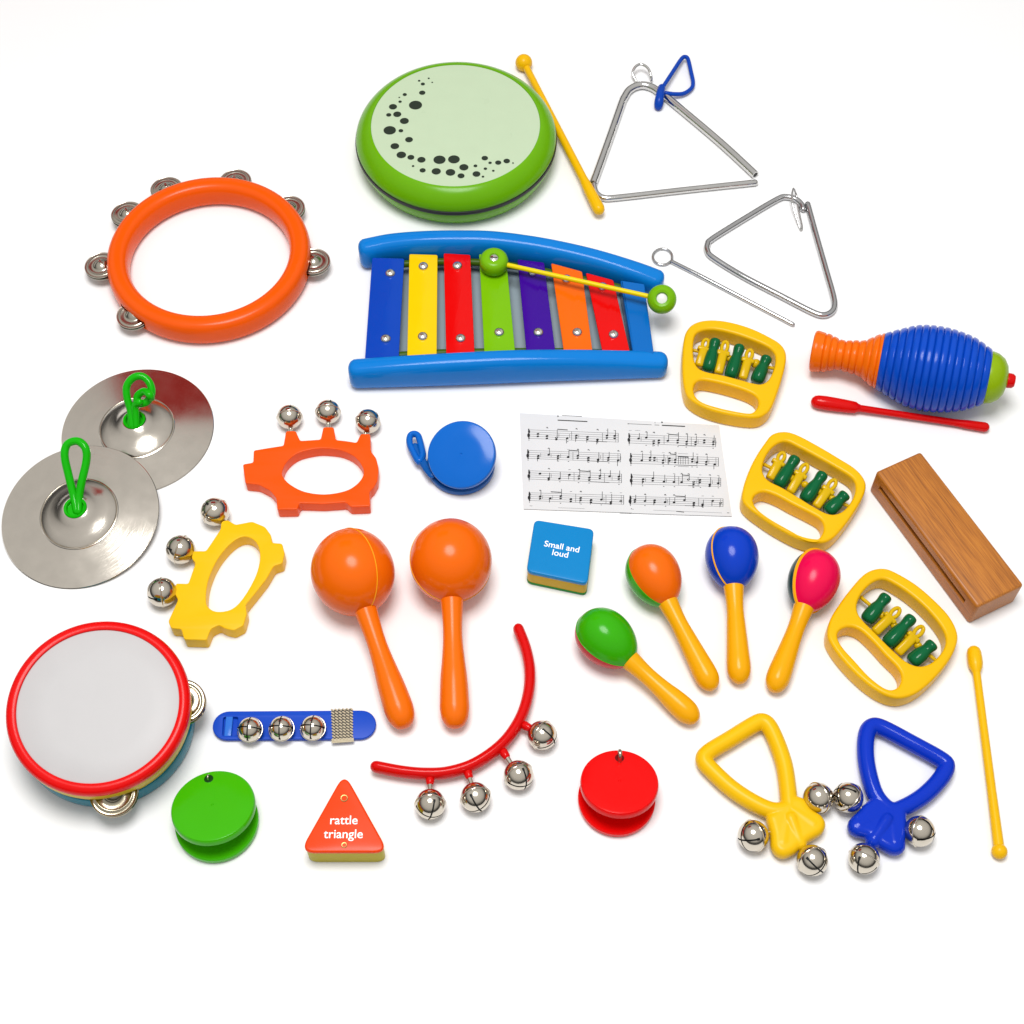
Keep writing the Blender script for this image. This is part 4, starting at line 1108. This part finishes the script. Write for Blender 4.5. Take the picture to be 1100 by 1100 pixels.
# ------------------------------------------------------------------ red rimmed tambourine
tr = Matrix.Rotation(math.radians(6.5), 4, 'X') @ Matrix.Rotation(math.radians(3.5), 4, 'Y')
bs = P(105, 757, 68)-(tr @ Vector((0, 0, 57))); bs.z = 10.8
mx = Matrix.Translation(bs) @ tr @ Matrix.Scale(.972, 4)
t = Thing('tambourine', 'skinned tambourine with red rim, yellow and teal sides and pale grey head', 'tambourine', mx=mx)
t.part('lower_hoop', G().lathe([(76, 2), (78, .5), (84, 0), (86.8, 1.5), (87.2, 5), (87.2, 20), (86, 23), (84, 24), (78, 24), (76, 22), (76, 2)], 144), M['teal'], local=True)
t.part('inner_hoop', G().lathe([(74, 20), (85, 20), (85, 38), (74, 38), (74, 20)], 144), M['rim_yellow'], local=True)
t.part('upper_hoop', G().lathe([(76, 36), (86.4, 35.5), (88, 37), (88.3, 46), (87.6, 48.5), (76, 48.5), (76, 36)], 144), M['rim_yellow'], local=True)
t.part('rim', G().lathe([(78, 48), (86.8, 47.6), (88.6, 49.5), (88.8, 54), (87.4, 58), (84.4, 60), (80.6, 60.3), (78.4, 59.4), (77.8, 57.6), (78, 48)], 144), M['red'], local=True)
t.part('drumhead', G().lathe([(79, 57.8), (77.6, 57.9), (77, 58.2), (50, 58.3), (0, 58.3)], 144), M['skin'], local=True)
k = zm(0, 650, 4.4)
for ang_px, rj in (((545, 955), 82), ((885, 465), 78)):
    q = mx.inverted() @ P(*k(*ang_px), 32); ang = math.atan2(q.y, q.x)
    pos = Vector((rj*math.cos(ang), rj*math.sin(ang), 0))
    for z, kk, tl in ((33, 1, .1), (28, -1, .08)):
        m = Matrix.Translation(pos+Vector((0, 0, z))) @ Matrix.Rotation(ang, 4, 'Z') @ Matrix.Rotation(tl, 4, 'Y')
        if kk < 0: m = m @ Matrix.Rotation(PI, 4, 'X')
        t.part('jingle', G().lathe(jingle_profile(23), 56, m), M['brass'], local=True)
    t.part('pin', G().lathe([(0, 20), (1.8, 20), (1.8, 42), (0, 42)], 12, Matrix.Translation(pos)), M['screw'], local=True)
# unseen red board, added to give the rear cymbal its red reflection
g = G(); fc = Vector((-560, 1150, 1000)); g.box(axes(fc, Vector((-400, 160, 0))-fc, Vector((1, 0, 0))), 720, 480, 8, 1)
bd = bpy.data.objects.new('backdrop', mesh_of('backdrop', g, M['board'])); COL.objects.link(bd); bd['kind'] = 'structure'

# ------------------------------------------------------------------ light
w = bpy.data.worlds.new('World'); scn.world = w; w.use_nodes = True
nt = w.node_tree; bg = nt.nodes['Background']
tc = nt.nodes.new('ShaderNodeTexCoord'); sp = nt.nodes.new('ShaderNodeSeparateXYZ'); nt.links.new(tc.outputs['Generated'], sp.inputs[0])
rp = nt.nodes.new('ShaderNodeValToRGB'); cr = rp.color_ramp
cr.elements[0].position = 0; cr.elements[0].color = (.02, .02, .02, 1)
cr.elements[1].position = 1; cr.elements[1].color = (.66, .65, .635, 1)
for p_, c_ in ((.11, (.035, .035, .035, 1)), (.26, (.11, .108, .105, 1)), (.42, (.42, .412, .4, 1)), (.65, (.58, .57, .555, 1))):
    e = cr.elements.new(p_); e.color = c_
nt.links.new(sp.outputs['Z'], rp.inputs['Fac']); nt.links.new(rp.outputs['Color'], bg.inputs['Color'])
bg.inputs['Strength'].default_value = 1.15
def softbox(name, loc, target, sx, sy, power, col=(1, 1, 1)):
    l = bpy.data.lights.new(name, 'AREA'); l.shape = 'ELLIPSE'; l.size = sx; l.size_y = sy; l.energy = power; l.color = col
    o = bpy.data.objects.new(name, l); COL.objects.link(o); o.location = loc
    o.rotation_euler = (Vector(target)-Vector(loc)).to_track_quat('-Z', 'Y').to_euler()
    return o
softbox('softbox_key', (-.1, -.05, 2.5), (0, .05, 0), 1.15, 1.05, 53)

vs = scn.view_settings; scn.display_settings.display_device = 'sRGB'
vs.view_transform = 'Standard'; vs.look = 'None'; vs.exposure = 0; vs.gamma = 1
